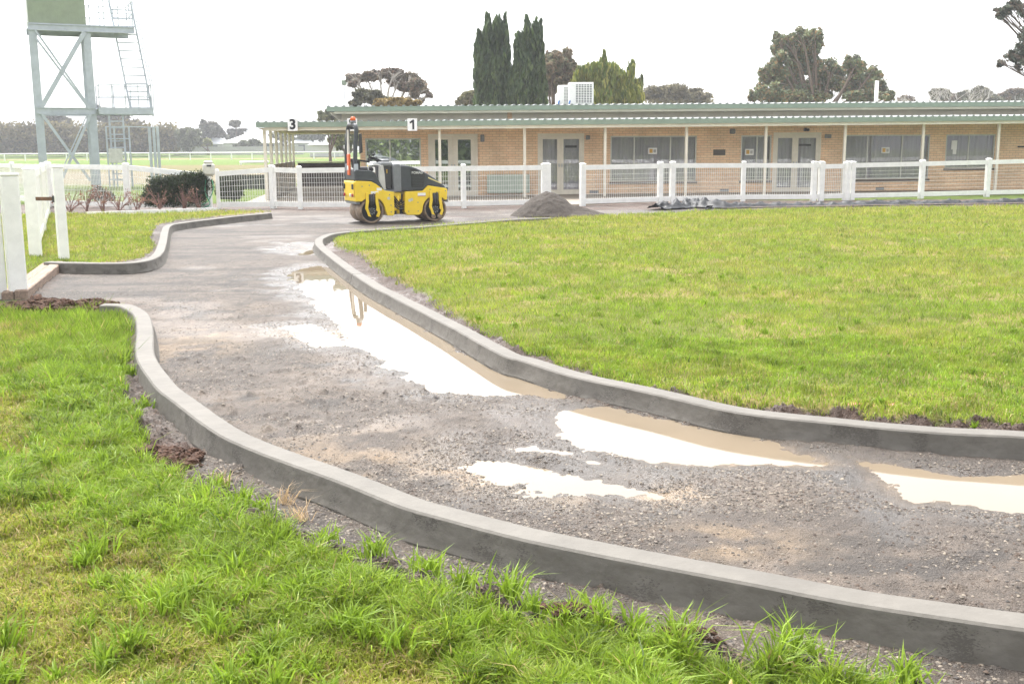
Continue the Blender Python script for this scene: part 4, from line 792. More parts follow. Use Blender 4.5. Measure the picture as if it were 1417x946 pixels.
rp = catmull([(-.33, .10, .96), (-.33, .10, 1.5), (-.29, .11, 2.0), (-.28, .14, 2.14), (-.28, .24, 2.2), (-.28, Wd/2, 2.21), (-.28, Wd-.24, 2.2), (-.28, Wd-.14, 2.14), (-.29, Wd-.11, 2.0), (-.33, Wd-.10, 1.5), (-.33, Wd-.10, .96)], 6)
m_ = MB(); m_.tube(rp, .048, 10); ro = m_.build('roll_bar', charcoal, rol)
m_ = MB(); m_.bbox(-.37, -.28, .045, .155, 1.16, 1.34, .01); m_.bbox(-.37, -.28, Wd-.155, Wd-.045, 1.16, 1.34, .01); m_.build('roll_bar_bracket', steel, ro)
m_ = MB(); m_.bbox(-.385, -.375, .08, .12, 1.68, 1.76, .003); m_.bbox(-.385, -.375, Wd-.12, Wd-.08, 1.68, 1.76, .003); m_.build('reflector', white, ro)
MB().prism([(-.24, 1.55), (-.24, 2.0), (-.17, 2.02), (-.16, 1.6)], .06, .09).build('work_lamp', dpaint, rol, bevel=.01)
m_ = MB(); m_.tube([(-.28, .36, 2.24), (-.28, .36, 2.30)], .07, 16); m_.build('beacon_base', greyp, rol); m_ = MB(); m_.tube([(-.28, .36, 2.30), (-.28, .36, 2.36), (-.28, .36, 2.385)], [.062, .058, .03], 16); m_.build('beacon', orange, rol)
m_ = MB(); m_.bbox(-.40, -.35, .40, .56, 1.08, 1.56, .015); m_.build('orange_sleeve', orange, rol); MB().bbox(-.408, -.401, .43, .53, 1.2, 1.3, .002).build('reflective_patch', paper, rol)
m_ = MB(); m_.prism([(.43, 1.56), (.55, 1.56), (.51, 2.1), (.46, 2.1)], -.39, -.36, 'yz'); m_.build('tall_flag_sleeve', mat('cream_sleeve', (.66, .62, .56), .6), rol)
m_ = MB(); m_.bbox(-.40, -.378, .05, Wd-.05, .62, .94, .01); m_.build('rear_panel', yellow, rol)
for y0 in (.06, Wd-.16): MB().bbox(-.43, -.401, y0, y0+.09, .77, .89, .01).build('tail_light', dpaint, rol)
for y0 in (.08, .26, Wd-.17): MB().bbox(-.43, -.401, y0, y0+.08, .60, .68, .02).build('indicator_light', redp if y0 != .26 else paper, rol)
for a, b, c_, d_ in ((-.02, .16, .665, .725), (.12, .24, .74, .80)): m_ = MB().box(a, b, -.004, -.001, c_, d_); m_.build('sticker', paper, rol)
MB().box(-.02, .16, -.004, -.001, .652, .664).build('sticker', redp, rol)
MB().box(1.10, 1.29, -.004, -.001, .60, .665).build('sticker', paper, rol); MB().box(1.10, 1.29, -.004, -.001, .585, .599).build('sticker', redp, rol)
for a, z in ((.40, .56), (.90, .5), (.95, .52)): m_ = MB(); m_.tube([(a, -.006, z), (a, -.001, z)], .035, 16); m_.build('sticker', mat('pale_sticker', (.62, .6, .5)), rol)
m_ = MB(); [m_.tube([(a, -.006, z), (a, .0, z)], .013, 8) for a, z in ((-.22, .84), (-.05, .86), (.45, .25), (.45, .4), (.87, .25), (1.1, .25), (1.4, .74), (1.78, .7), (1.1, .45), (.42, .64))]; m_.build('body_bolts', greyp, rol)
# ================================================================== GRAVEL HEAP AND BLACK SHEET
def heap():
    q = G(757, 300); n_ = 130; m_ = MB(); vs = []; c = np.array([q[0]+.02, q[1]+.55])
    for j in range(n_+1):
        for i in range(n_+1):
            x = (i/n_-.5)*3.6; y = (j/n_-.5)*2.6
            r1 = math.hypot(x/.92, y/.9); r2 = math.hypot((x-.7)/.8, (y+.1)/.7); r3 = math.hypot((x+.35)/.55, (y+.15)/.6)
            z = max(.80*(1-r1) if r1 < 1 else -.06*(r1-1)-.0, .25*(1-r2)-.0, .2*(1-r3)); z = .8*math.tanh(z/.8) if z > 0 else z-.03
            vs.append((x, y, z))
    Va = np.array(vs); Va[:, 2] += np.where(Va[:, 2] > -.02, (fbm(Va[:, 0]+5, Va[:, 1], 5, 5, 90, .7)-.45)*.11, 0)
    m_.add([tuple(v) for v in Va], [(j*(n_+1)+i, j*(n_+1)+i+1, (j+1)*(n_+1)+i+1, (j+1)*(n_+1)+i) for j in range(n_) for i in range(n_)], True)
    o = m_.build('gravel_heap', mat('heap_gravel', (.07, .055, .044), .9, .3, 18, bump=1, bscale=45, col2=(.04, .034, .028))); o.location = (c[0], c[1], .0); tag(o, 'pointed heap of dark gravel tipped in front of the gap in the white fence', 'gravel heap')
heap()
def sheet():
    pth = [(908, 291), (935, 289), (965, 287.5), (1000, 288.3), (1050, 287.3), (1100, 286.5), (1180, 285.2), (1260, 284), (1340, 282.8), (1417, 281.8), (1520, 280)]
    P = resample(np.array(catmull([G(a, b)[:2] for a, b in pth], 8)), .05); n_ = len(P); m = 16; vs = []
    for i in range(n_):
        t_ = P[min(i+1, n_-1)]-P[max(i-1, 0)]; t_ = t_/np.linalg.norm(t_); nn3 = np.array([-t_[1], t_[0]]); big = 1.0+1.3*math.exp(-((i*.05-1.6)/1.3)**2)
        for k in range(m+1):
            v_ = k/m-.5; w_ = .42*big*(1+.5*(float(vnoise(i*.05, 0, 1.3, 4))-.5)); x, y = P[i]+nn3*v_*w_
            z = .055*math.cos(v_*math.pi)*big+(float(fbm(np.array(x*1.2), np.array(y), 5, 4, 6, .6))-.42)*.20*big*(math.cos(v_*math.pi)+.15); vs.append((x, y, .045+max(z, -.03)))
    o = MB().add(vs, [(i*(m+1)+k, (i+1)*(m+1)+k, (i+1)*(m+1)+k+1, i*(m+1)+k+1) for i in range(n_-1) for k in range(m)], True).build('plastic_sheet', mat('black_plastic_sheet', (.018, .02, .024), .5, .2, 8, spec=.25))
    tag(o, 'crumpled strip of black plastic sheeting lying between the lawn and the white fence', 'plastic sheet')
sheet()
q = G(1033, 291.5); # small scrap of plastic
q = G(985, 292.5); m_ = MB(); vs = [(q[0]+random.uniform(-.2, .2), q[1]+random.uniform(-.12, .12), random.uniform(.03, .16)) for k in range(14)]; m_.add(vs, [(i, i+1, i+2) for i in range(12)]); tag(m_.build('plastic_scrap', MATS['black_plastic_sheet']), 'torn scrap of black plastic lying on the path just before the sheet', 'plastic scrap')
q = G(1203, 566, .05); m_ = MB(); vs = [(q[0]+.16*(k/9-.5)*2+random.uniform(-.02, .02), q[1]+(.02 if k % 2 else -.025)+random.uniform(-.01, .01), .06+random.uniform(0, .035)) for k in range(10)]; m_.add(vs, [(i, i+1, i+2) for i in range(8)]); o = m_.build('pink_ribbon', mat('pink_tape', (.75, .2, .2), .6)); tag(o, 'scrap of pink marking tape in the soil behind the far kerb', 'tape')
# ================================================================== TOWER
YT = 50.; TB = At(62, 250, YT); tw = thing('viewing_tower', (TB[0], TB[1], 0), 'tall galvanised steel viewing tower with green cabin and ladder', 'tower', rz=math.radians(25))
def tz(py): return float(At(85, py, YT+.6)[2])
zt0, zt1 = tz(44), tz(35); zm0, zm1 = tz(158.6), tz(149.5); Lw = 2.25; Dp = 2.2
for x, y in ((0, 0), (Lw, 0), (0, Dp), (Lw, Dp)):
    m_ = MB(); w_ = .32 if y == 0 else .24; m_.box(x-w_/2, x+w_/2, y-.1, y-.08, -.1, zt0); m_.box(x-w_/2, x+w_/2, y+.08, y+.1, -.1, zt0); m_.box(x-.015, x+.015, y-.08, y+.08, -.1, zt0); m_.build('leg', steel, tw)
for a, b, z0, z1, nm in ((-.2, 4.3, zt0, zt1, 'deck_beam'), (-.1, Lw+.1, zm0, zm1, 'tie_beam')):
    for y in (-.13, Dp+.13):
        m_ = MB(); m_.box(a, b, y-.07, y+.07, z1-.03, z1); m_.box(a, b, y-.07, y+.07, z0, z0+.03); m_.box(a, b, y-.015, y+.015, z0+.03, z1-.03); m_.build(nm, steel, tw)
    for x in (-.05, Lw+.05): m_ = MB(); m_.box(x-.05, x+.05, -.05, Dp+.05, z0+.02, z1-.01); m_.build(nm, steel, tw)
def brace_(a, b, w_=.1): MB().bar(a, b, .05, w_).build('brace', steel, tw)
brace_((.1, -.16, zm1), (Lw-.1, -.16, zt0), .2); brace_((.1, -.19, zt0), (Lw-.1, -.19, zm1), .09); brace_((.1, -.19, zt0-.35), (Lw-.1, -.19, zm1-.1), .09)
brace_((.1, -.17, zm0), (Lw*.86, -.17, .3), .12); brace_((Lw-.1, -.20, zm0), (Lw*.3, -.2, .3), .12); brace_((Lw-.25, -.22, zm0), (Lw*.2, -.22, .2), .05)
brace_((Lw, .1, zm1), (Lw, Dp-.1, zt0), .1); brace_((.0, .1, zm0), (.0, Dp-.1, .3), .1)
dk = MB(); dk.box(-.15, 4.25, -.1, Dp+.1, zt1+.002, zt1+.04); dk.build('deck_floor', steel, tw)
cab = MB(); cw = 2.25; cab.box(-.15, cw, -.02, Dp, zt1+.042, zt1+2.3)
for k in range(16): x = -.15+k*.15+.02; cab.box(x, x+.05, -.045, -.02, zt1+.06, zt1+2.28)
cb_ = cab.build('cabin', boothg, tw); MB().box(-.3, cw+.15, -.2, Dp+.15, zt1+2.3, zt1+2.36).build('cabin_roof', galv, tw); MB().bbox(-.22, -.15, -.09, -.02, zt1+.04, zt1+2.3, .01).build('corner_post', white, tw)
def railing(x0, x1, y0, z, h=1.05, n_=5, nm='railing', ret=None):
    m_ = MB()
    for k in range(n_): x = x0+(x1-x0)*k/(n_-1); m_.bar((x, y0, z), (x, y0, z+h), .045)
    for g in (.5, 1.): m_.bar((x0, y0, z+h*g), (x1, y0, z+h*g), .04)
    if ret is not None:
        for g in (.5, 1.): m_.bar((x1, y0, z+h*g), (x1, ret, z+h*g), .04)
        for k in (1, 2): yy = y0+(ret-y0)*k/2; m_.bar((x1, yy, z), (x1, yy, z+h), .045)
    m_.build(nm, steel, tw)
railing(2.4, 4.25, -.08, zt1+.04, 1.1, 4, ret=Dp); railing(2.4, 4.25, Dp, zt1+.04, 1.1, 4)
# landing platform at mid height
m_ = MB(); m_.box(Lw+.25, 4.85, -.25, 1.1, zm1-.04, zm1); m_.box(Lw+.25, 4.85, -.31, -.25, zm0, zm1+.02); m_.box(Lw+.25, 4.85, 1.1, 1.16, zm0, zm1+.02); m_.box(4.85, 4.9, -.31, 1.16, zm0, zm1+.02); m_.build('landing', steel, tw)
railing(Lw+.3, 4.85, -.28, zm1, 1.05, 5, ret=1.1); railing(Lw+.3, 4.85, 1.12, zm1, 1.05, 4)
def ladder(p0, p1, w_, nm='ladder', n_=13):
    m_ = MB(); p0 = np.array(p0); p1 = np.array(p1); dx = np.array([w_, 0, 0]); m_.bar(p0, p1, .08, .1); m_.bar(p0+dx, p1+dx, .08, .1)
    for k in range(1, n_+1): q = p0+(p1-p0)*k/(n_+1); m_.bar(q, q+dx, .055)
    m_.build(nm, steel, tw); return
ladder((3.95, -.2, zm1-.35), (3.35, .6, zt1+1.2), .95); m_ = MB(); m_.bar((4.95, -.4, zm1+.9), (4.5, .35, zt1+.9), .035); m_.bar((4.85, -.5, zm1+.9), (4.3, .35, zt1+1.5), .035); m_.bar((4.95, -.4, zm1+.9), (4.9, -.35, zm1-.1), .035); m_.build('handrail', steel, tw)
ladder((2.95, -.2, .0), (2.95, -.1, zm0), .6, 'ladder', 10)
m_ = MB(); 
for x in (2.75, 3.1, 3.75): m_.bar((x, -.4, 0), (x, -.4, 2.75), .07)
for z in (.35, 1., 1.6, 2.2, 2.75): m_.bar((2.75, -.4, z), (3.75, -.4, z), .05)
m_.bar((3.75, -.4, 2.75), (5.0, -.4, 2.72), .05); m_.build('ladder_cage', steel, tw); MB().bbox(2.8, 3.4, -.47, -.44, 1.1, 1.75, .005).build('notice', mat('pale_sign', (.6, .6, .56)), tw)
for x in (4.65, 4.85, 5.02): MB().bbox(x-.06, x+.06, -.45, -.35, -.1, 2.75, .01).build('gate_upright', steel, tw)
# ================================================================== TREES
def crown(lobes, Yd, nleaf, size, cols, dep=.8, stretch=1., clumps=16, sig=.2, Yj=1.5):
    """lobes (px,py,rx,ry) in photo pixels at distance Yd -> real ellipsoids; leaves in clumps through their volume"""
    Vs, Cs = [], []; tot = sum(l[2]*l[3] for l in lobes)
    for l in lobes:
        c = At(l[0], l[1], Yd+rng.uniform(-1, 1)*Yj); sc = c[1]/f; rx, rz = l[2]*sc, l[3]*sc; ry = min(rx, max(rz, rx*.5))*dep
        m = int(nleaf*l[2]*l[3]/tot)+20; k = max(4, int(clumps*(.6+.8*l[2]*l[3]/tot*len(lobes))))
        d = rng.normal(size=(k, 3)); d /= np.linalg.norm(d, axis=1)[:, None]; r = rng.uniform(.25, .9, (k, 1))**.6; cc = d*r*np.array([rx, ry, rz]); cb = rng.uniform(.65, 1.35, k); cw = rng.random((k, 1))
        w_ = rng.integers(0, k, m); pos = cc[w_]+np.clip(rng.normal(size=(m, 3)), -1.9, 1.9)*np.array([rx, ry, rz])*sig*np.array([1, 1, stretch**.3]); pos = pos+c
        s_ = size*rng.uniform(.5, 1.3, (m, 1)); a = rng.normal(size=(m, 3)); a /= np.linalg.norm(a, axis=1)[:, None]
        if stretch > 1: a = a*.35+np.array([0, 0, 1.]); a /= np.linalg.norm(a, axis=1)[:, None]
        b = np.cross(a, rng.normal(size=(m, 3))); b /= np.linalg.norm(b, axis=1)[:, None]
        a = a*s_*max(1, stretch); b = b*s_*.55
        Vs.append(np.stack([pos-a, pos+b, pos+a, pos-b], 1).reshape(-1, 3))
        ca = np.array(cols[0])[None]*(1-cw[w_])+np.array(cols[1])[None]*cw[w_]
        if len(cols) > 2: t_ = (rng.random((m, 1)) < .25); ca = np.where(t_, np.array(cols[2]), ca)
        Cs.append(np.repeat(ca*cb[w_][:, None]*rng.uniform(.75, 1.25, (m, 1)), 4, 0))
    return np.concatenate(Vs), np.concatenate(Cs)
def tree(name, label, cat, base_px, Yd, lobes, nleaf, size, cols, trunk=.25, barkm=bark, stems=1, group=None, clumps=16, sig=.2, stretch=1., gz0=0., twigs=0, partname='crown', dep=.8, Yj=1.5, fork=.35, leafy=True, limbs=True):
    b = At(base_px, 200, Yd); base = np.array([b[0], Yd, gz0]); t = thing(name, base, label, cat, group=group)
    if leafy:
        V_, C_ = crown(lobes, Yd, nleaf, size, cols, dep, stretch, clumps, sig, Yj); V_ = V_-base; V_[:, 2] = np.maximum(V_[:, 2], .02); n_ = len(V_)//4
        fastmesh(partname, V_, [np.arange(n_*4).reshape(-1, 4)], leafM, False, C_, t)
    m_ = MB(); rr = random.Random(len(label)*7+int(base_px)); top = max(At(l[0], l[1], Yd)[2] for l in lobes)-gz0; low = min(At(l[0], l[1]+l[3]*.6, Yd)[2] for l in lobes)-gz0; fk = np.array([0, 0, max(.5, min(low*.8, top*fork))])
    m_.tube([(0, 0, -.1), (trunk*.2, 0, fk[2]*.5), tuple(fk)], [trunk, trunk*.8, trunk*.65], 8)
    if limbs:
        for l in lobes:
            c = At(l[0], l[1], Yd)-base; mid = fk*.5+c*.5+np.array([rr.uniform(-.1, .1), rr.uniform(-.3, .3), rr.uniform(-.2, .05)])*fk[2]*.6; m_.tube(catmull([tuple(fk*.92), tuple(mid), tuple(c)], 4), [trunk*.55-(trunk*.45)*k/8 for k in range(9)], 6, False)
            for k in range(twigs):
                s_ = .4+.6*rr.random(); p0 = mid+(c-mid)*s_; sc = Yd/f; e_ = c+np.array([rr.uniform(-1, 1)*l[2]*sc, rr.uniform(-.6, .6)*l[2]*sc, rr.uniform(-.3, 1)*l[3]*sc]); m_.tube([tuple(p0), tuple(p0*.4+e_*.6+np.array([0, 0, .1])), tuple(e_)], [trunk*.13, trunk*.09, trunk*.04], 5, False)
    m_.build('trunk', barkm, t); return t
CYP = ((.05, .085, .04), (.10, .14, .05), (.07, .105, .05))
def spires(lst, bot=155):
    out = []
    for px, top, w_ in lst:
        y = top+4; k = 0
        while y < bot:
            r = w_*min(1, .42+((y-top)/28.)**.8*.5); out.append((px+rng.uniform(-.6, .6), y, r*.8, 11)); y += 8.5
    return out
tree('cypress_tree', 'tall dark columnar cypress with several spires, left of the pair', 'tree', 684, 58, spires([(664, 50, 9), (675.5, 29, 9), (688, 31, 11), (699, 32, 7), (702, 70, 5)]), 34000, .095, CYP, .3, clumps=10, sig=.3, stretch=1.8, limbs=False, Yj=.4, dep=1, fork=.5, group='pair of dark cypresses behind the roof')
tree('cypress_tree', 'tall dark columnar cypress beside the brown gum, right of the pair', 'tree', 730, 57, spires([(717, 50, 7), (730, 33, 9), (741, 37, 9), (747, 38, 7), (709, 100, 7), (722, 60, 9), (750, 85, 7)]), 34000, .095, CYP, .3, clumps=10, sig=.3, stretch=1.8, limbs=False, Yj=.4, dep=1, fork=.5, group='pair of dark cypresses behind the roof')
GM = ((.25, .205, .14), (.18, .195, .12), (.3, .22, .15))
tree('gum_tree', 'brownish round gum tree between the cypresses and the air conditioners', 'tree', 770, 66, [(764, 84, 14, 14), (782, 84, 12, 14), (792, 98, 10, 12), (768, 104, 16, 14), (757, 100, 9, 12), (780, 112, 14, 10), (788, 126, 10, 8), (762, 122, 9, 9)], 15000, .13, GM, .22, stems=2, twigs=4, clumps=20, sig=.17)
JN = ((.22, .25, .06), (.12, .17, .05), (.32, .32, .09))
jl = [(834, 112, 20, 18), (810, 122, 18, 16), (858, 122, 20, 18), (836, 138, 40, 14), (875, 134, 14, 14), (806, 105, 9, 10), (835, 92, 5, 12), (836, 80, 2, 8), (872, 104, 5, 12), (875, 94, 2.5, 9), (884, 119, 5, 7), (888, 112, 2, 5), (820, 100, 9, 9), (852, 104, 8, 10)]
tree('juniper_tree', 'feathery yellow green conifer with pointed tips to the right of the air conditioners', 'tree', 838, 60, jl, 22000, .11, JN, .22, clumps=22, sig=.2, stretch=2.0, Yj=.8)
tree('round_bush', 'rounded pale olive bush above the roof left of the cypresses', 'tree', 650, 70, [(650, 136, 13, 9), (642, 142, 9, 7), (659, 140, 10, 9)], 5000, .13, ((.17, .17, .09), (.2, .18, .1)), .15)
tree('distant_tree', 'low pale brown tree above the roof right of the conifer', 'tree', 930, 110, [(905, 130, 18, 9), (930, 126, 22, 8), (960, 132, 20, 9), (940, 139, 40, 8)], 9000, .2, ((.25, .22, .13), (.19, .18, .12)), .25)
UG = ((.23, .19, .15), (.17, .165, .12), (.27, .20, .16))
ul = [(492, 109, 12, 7), (508, 106, 13, 6), (526, 103, 14, 6), (545, 102, 15, 7), (552, 112, 16, 8), (567, 110, 13, 9), (577, 118, 11, 8), (560, 120, 10, 6), (586, 125, 8, 5), (594, 132, 4, 4), (488, 116, 6, 5), (573, 130, 6, 6), (583, 139, 5, 3)]
tree('umbrella_tree', 'wide flat topped gum with bare spreading branches at the left of the roof', 'tree', 540, 75, ul, 15000, .13, UG, .24, palebark, twigs=9, clumps=18, sig=.2, fork=.55)
tree('dense_bush', 'dull olive bushy tree under the flat topped gum', 'tree', 512, 72, [(502, 133, 12, 8), (518, 134, 12, 8), (530, 140, 16, 6), (492, 143, 8, 5)], 7000, .13, ((.15, .14, .09), (.1, .11, .07)), .15)
tree('golden_bush', 'low golden leaved bush just above the green roof edge', 'tree', 550, 68, [(530, 143, 14, 5), (552, 141, 16, 6), (570, 144, 12, 5)], 5000, .12, ((.33, .25, .08), (.27, .2, .09)), .12)
tree('small_tree', 'small grey green tree seen beyond the left end of the upper roof', 'tree', 456, 80, [(450, 163, 10, 9), (464, 158, 9, 7), (474, 163, 11, 7)], 5000, .13, ((.17, .19, .12), (.22, .22, .14)), .15)
tree('small_tree', 'green tree seen through the open shed under the verandah roof', 'tree', 478, 95, [(470, 190, 14, 10), (486, 188, 14, 12), (500, 192, 12, 9), (478, 200, 16, 8)], 6000, .16, ((.15, .19, .06), (.21, .22, .08)), .15)
BG = ((.15, .185, .115), (.22, .25, .13), (.30, .22, .12))
bl = [(1079, 62, 11, 16), (1112, 55, 16, 16), (1098, 62, 14, 14), (1128, 58, 11, 18), (1106, 84, 20, 16), (1078, 88, 14, 16), (1062, 104, 12, 13), (1090, 110, 20, 16), (1125, 92, 18, 16), (1150, 100, 18, 16), (1135, 118, 26, 16), (1110, 132, 34, 12), (1070, 130, 18, 13), (1052, 126, 9, 12), (1183, 92, 15, 14), (1205, 104, 15, 13), (1175, 115, 22, 16), (1212, 122, 15, 14), (1190, 134, 24, 10), (1228, 134, 10, 9), (1042, 134, 6, 9)]
tree('gum_tree', 'very large grey green gum tree rising behind the middle of the roof', 'tree', 1130, 72, bl, 46000, .125, BG, .3, bark, twigs=3, clumps=26, sig=.17, Yj=3)
far_t = [(1255, 139, 10, 6, 1), (1300, 130, 12, 7, 0), (1316, 137, 12, 6, 1), (1357, 128, 13, 7, 0), (1362, 138, 22, 7, 0), (1390, 134, 9, 6, 1), (1408, 128, 12, 7, 1), (1412, 140, 14, 6, 0), (1335, 132, 9, 5, 0)]
labs = ['tiny round tree just right of the huge gum', 'thin flat crowned tree among the bare white branches', 'low brown tree below the bare white branches', 'dark tree near the right end of the roof line', 'wide low dark tree at the right end of the roof line', 'small brown tree between two dark trees at the right', 'reddish tree at the right edge of the photo above the roof', 'low tree cut by the right edge just above the roof', 'faint thin tree between the white branches and dark trees']
for k, ((a, b_, c_, d_, e_), lb) in enumerate(zip(far_t, labs)):
    tree('distant_tree', lb, 'tree', a, 120+k*3, [(a, b_, c_, d_), (a-c_*.4, b_+2, c_*.6, d_*.8), (a+c_*.5, b_+2, c_*.6, d_*.7)], 6000, .17, (((.12, .125, .085), (.18, .17, .11)), ((.2, .14, .10), (.14, .13, .09)))[e_], .13, palebark, twigs=4, clumps=16, group='far trees behind the right end of the roof')
# bare white trees
def bare(px, Yd, top, label, seed):
    b = At(px, 200, Yd); base = np.array([b[0], Yd, 0]); t = thing('bare_tree', base, label, 'tree'); r_ = random.Random(seed); m_ = MB(); ht = float(At(px, top, Yd)[2])
    def grow(p, d, L_, r, lv):
        e = p+d*L_; mid = (p+e)/2+Vector((r_.uniform(-.05, .05), r_.uniform(-.05, .05), 0))*L_; m_.tube([p, mid, e], [r, r*.8, r*.6], 5, False)
        if lv == 0: return
        for k in range(r_.choice((2, 3, 3))): nd = (d+Vector((r_.uniform(-.9, .9), r_.uniform(-.6, .6), r_.uniform(-.15, .35)))).normalized(); grow(e, nd, L_*r_.uniform(.6, .85), r*.6, lv-1)
    grow(Vector((0, 0, 0)), Vector((.05, 0, 1)), ht*.36, ht*.016, 5); m_.build('trunk', mat('white_bark', (.55, .53, .5), .8, .1), t)
bare(1293, 90, 112, 'leafless white barked tree standing above the roof toward the right', 3); bare(1190, 80, 122, 'bare pale branches in front of the right side of the huge gum', 8); bare(1330, 95, 122, 'faint leafless tree near the dark trees at the right', 12)
# overhanging gum at the right edge
rl = [(1392, 14, 10, 7), (1383, 22, 7, 5), (1408, 8, 14, 9), (1420, 22, 12, 9), (1403, 78, 11, 8), (1385, 88, 7, 5), (1416, 74, 12, 12), (1418, 90, 12, 7), (1440, 40, 24, 30), (1450, 80, 30, 20), (1480, 20, 40, 30), (1500, 60, 40, 40), (1412, 50, 4, 3), (1378, 14, 4, 3)]
tree('overhanging_gum', 'gum tree reaching in from beyond the right edge with hanging leafy branches', 'tree', 1560, 46, rl, 26000, .075, ((.085, .105, .085), (.12, .14, .10), (.15, .12, .09)), .15, bark, twigs=9, clumps=16, sig=.2, Yj=.8)
# pole and light mast
q = At(1212, 146, 60); t = thing('vent_pole', (q[0], 60, 0), 'white pole standing above the roof in front of the huge gum', 'pole'); MB().tube([(0, 0, 0), (0, 0, float(At(1212, 112, 60)[2]))], .1, 10).build('shaft', white, t)
q = At(477.5, 160, 85); t = thing('light_mast', (q[0], 85, 0), 'slim mast with a small green floodlight left of the flat topped gum', 'mast'); zt = float(At(477, 118, 85)[2]); MB().tube([(0, 0, 0), (0, 0, zt)], .045, 8).build('shaft', galv, t); m_ = MB(); m_.bbox(-.19, .19, -.1, .1, zt, zt+.38, .03); m_.build('lamp_head', greenp, t)
q = At(344, 200, 215); t = thing('radio_mast', (q[0], 215, .9), 'thin pole rising above the white roofed house', 'mast'); MB().tube([(0, 0, 0), (0, 0, float(At(344, 160, 215)[2])-.9)], .09, 6).build('shaft', galv, t)
# far hedge, trees on the left
hl = [(x, 190+rng.uniform(-1, 1.5), 19, 18+rng.uniform(-1, 1)) for x in range(-60, 240, 14)]
tree('tall_hedge', 'long tall olive hedge beyond the race track at the left', 'hedge', 90, 200, hl+[(x, 203, 20, 12) for x in range(-60, 236, 16)], 42000, .36, ((.16, .14, .06), (.21, .175, .075), (.12, .11, .055)), .3, clumps=30, sig=.22, gz0=.9, Yj=1., limbs=False)
for a, lb, Yd, lobes_, cc in ((75, 'dull tree top rising over the hedge between the tower legs', 215, [(66, 168, 12, 8), (80, 166, 12, 8), (90, 172, 10, 6)], 0), (160, 'spreading tree behind the tower landing above the hedge', 212, [(140, 158, 10, 8), (155, 162, 14, 10), (172, 165, 12, 9), (132, 150, 6, 5), (186, 172, 8, 6)], 0),
    (262, 'grey rounded tree between the hedge and the houses', 196, [(258, 186, 13, 9), (270, 188, 10, 9), (262, 198, 15, 9)], 1), (292, 'tree with a ragged top behind the pale roofed house', 235, [(283, 175, 8, 7), (294, 176, 9, 8), (301, 184, 10, 8), (287, 186, 10, 8)], 0), (328, 'thin airy tree left of the thin pole', 240, [(327, 171, 9, 5), (330, 184, 12, 6), (320, 186, 8, 6)], 0),
    (345, 'low shrubby trees in front of the white roofed house', 208, [(340, 202, 10, 6), (352, 200, 8, 6), (332, 204, 8, 5)], 1), (288, 'pale yellow bush between the two houses', 205, [(286, 200, 7, 6), (280, 203, 6, 5)], 2), (395, 'grey green trees beyond the open shed posts', 230, [(385, 190, 12, 8), (400, 186, 12, 9), (420, 188, 14, 9), (440, 186, 14, 8)], 1)):
    tree('distant_tree', lb, 'tree', a, Yd, lobes_, 5200, .38, (((.13, .13, .10), (.17, .16, .12)), ((.14, .15, .09), (.18, .19, .13)), ((.3, .31, .12), (.26, .27, .11)))[cc], .35, twigs=2, clumps=14, gz0=.9)
# hedge bush behind the rose bed and other shrubs
def shrub(name, label, px, Yd, lobes, n_, size, cols, cat='shrub', z0=0.02, dep=.8): return tree(name, label, cat, px, Yd, lobes, n_, size, cols, .03, twigs=4, clumps=20, sig=.22, gz0=z0, partname='foliage', Yj=.1, dep=dep)
shrub('dark_hedge_bush', 'dense dark green bush in front of the white mesh fence behind rose stems', 250, 30.75, [(232, 262, 26, 20), (258, 256, 26, 18), (278, 260, 16, 22), (210, 272, 16, 13), (250, 272, 36, 13)], 26000, .03, ((.02, .04, .012), (.04, .065, .02), (.06, .07, .03)), dep=.45)
shrub('small_shrub', 'small dark shrub behind the mesh near the left fence corner', 135, 33, [(136, 268, 10, 10), (150, 272, 8, 8)], 4000, .03, ((.04, .07, .03), (.06, .08, .04)))
shrub('low_hedge', 'dark clipped hedge seen through the mesh right of the post with the hose', 320, 36.5, [(312, 262, 12, 18), (326, 262, 10, 18)], 9000, .04, ((.05, .065, .03), (.07, .085, .04)))
q0 = At(303, 262, 47); q1_ = At(371, 262, 47); t = thing('dark_screen', (q0[0], 47, 0), 'low dark boarded screen seen through the mesh beyond the green grass', 'screen'); L_ = q1_[0]-q0[0]; zt = float(At(330, 242, 47)[2])
m_ = MB(); [m_.box(k*.25, k*.25+.235, 0, .03, .0, zt) for k in range(int(L_/.25))]; m_.build('boards', mat('dark_boards2', (.08, .085, .075), .8, .15), t); m_ = MB(); m_.box(0, L_, .035, .08, zt-.2, zt-.1); m_.build('batten', timber, t)
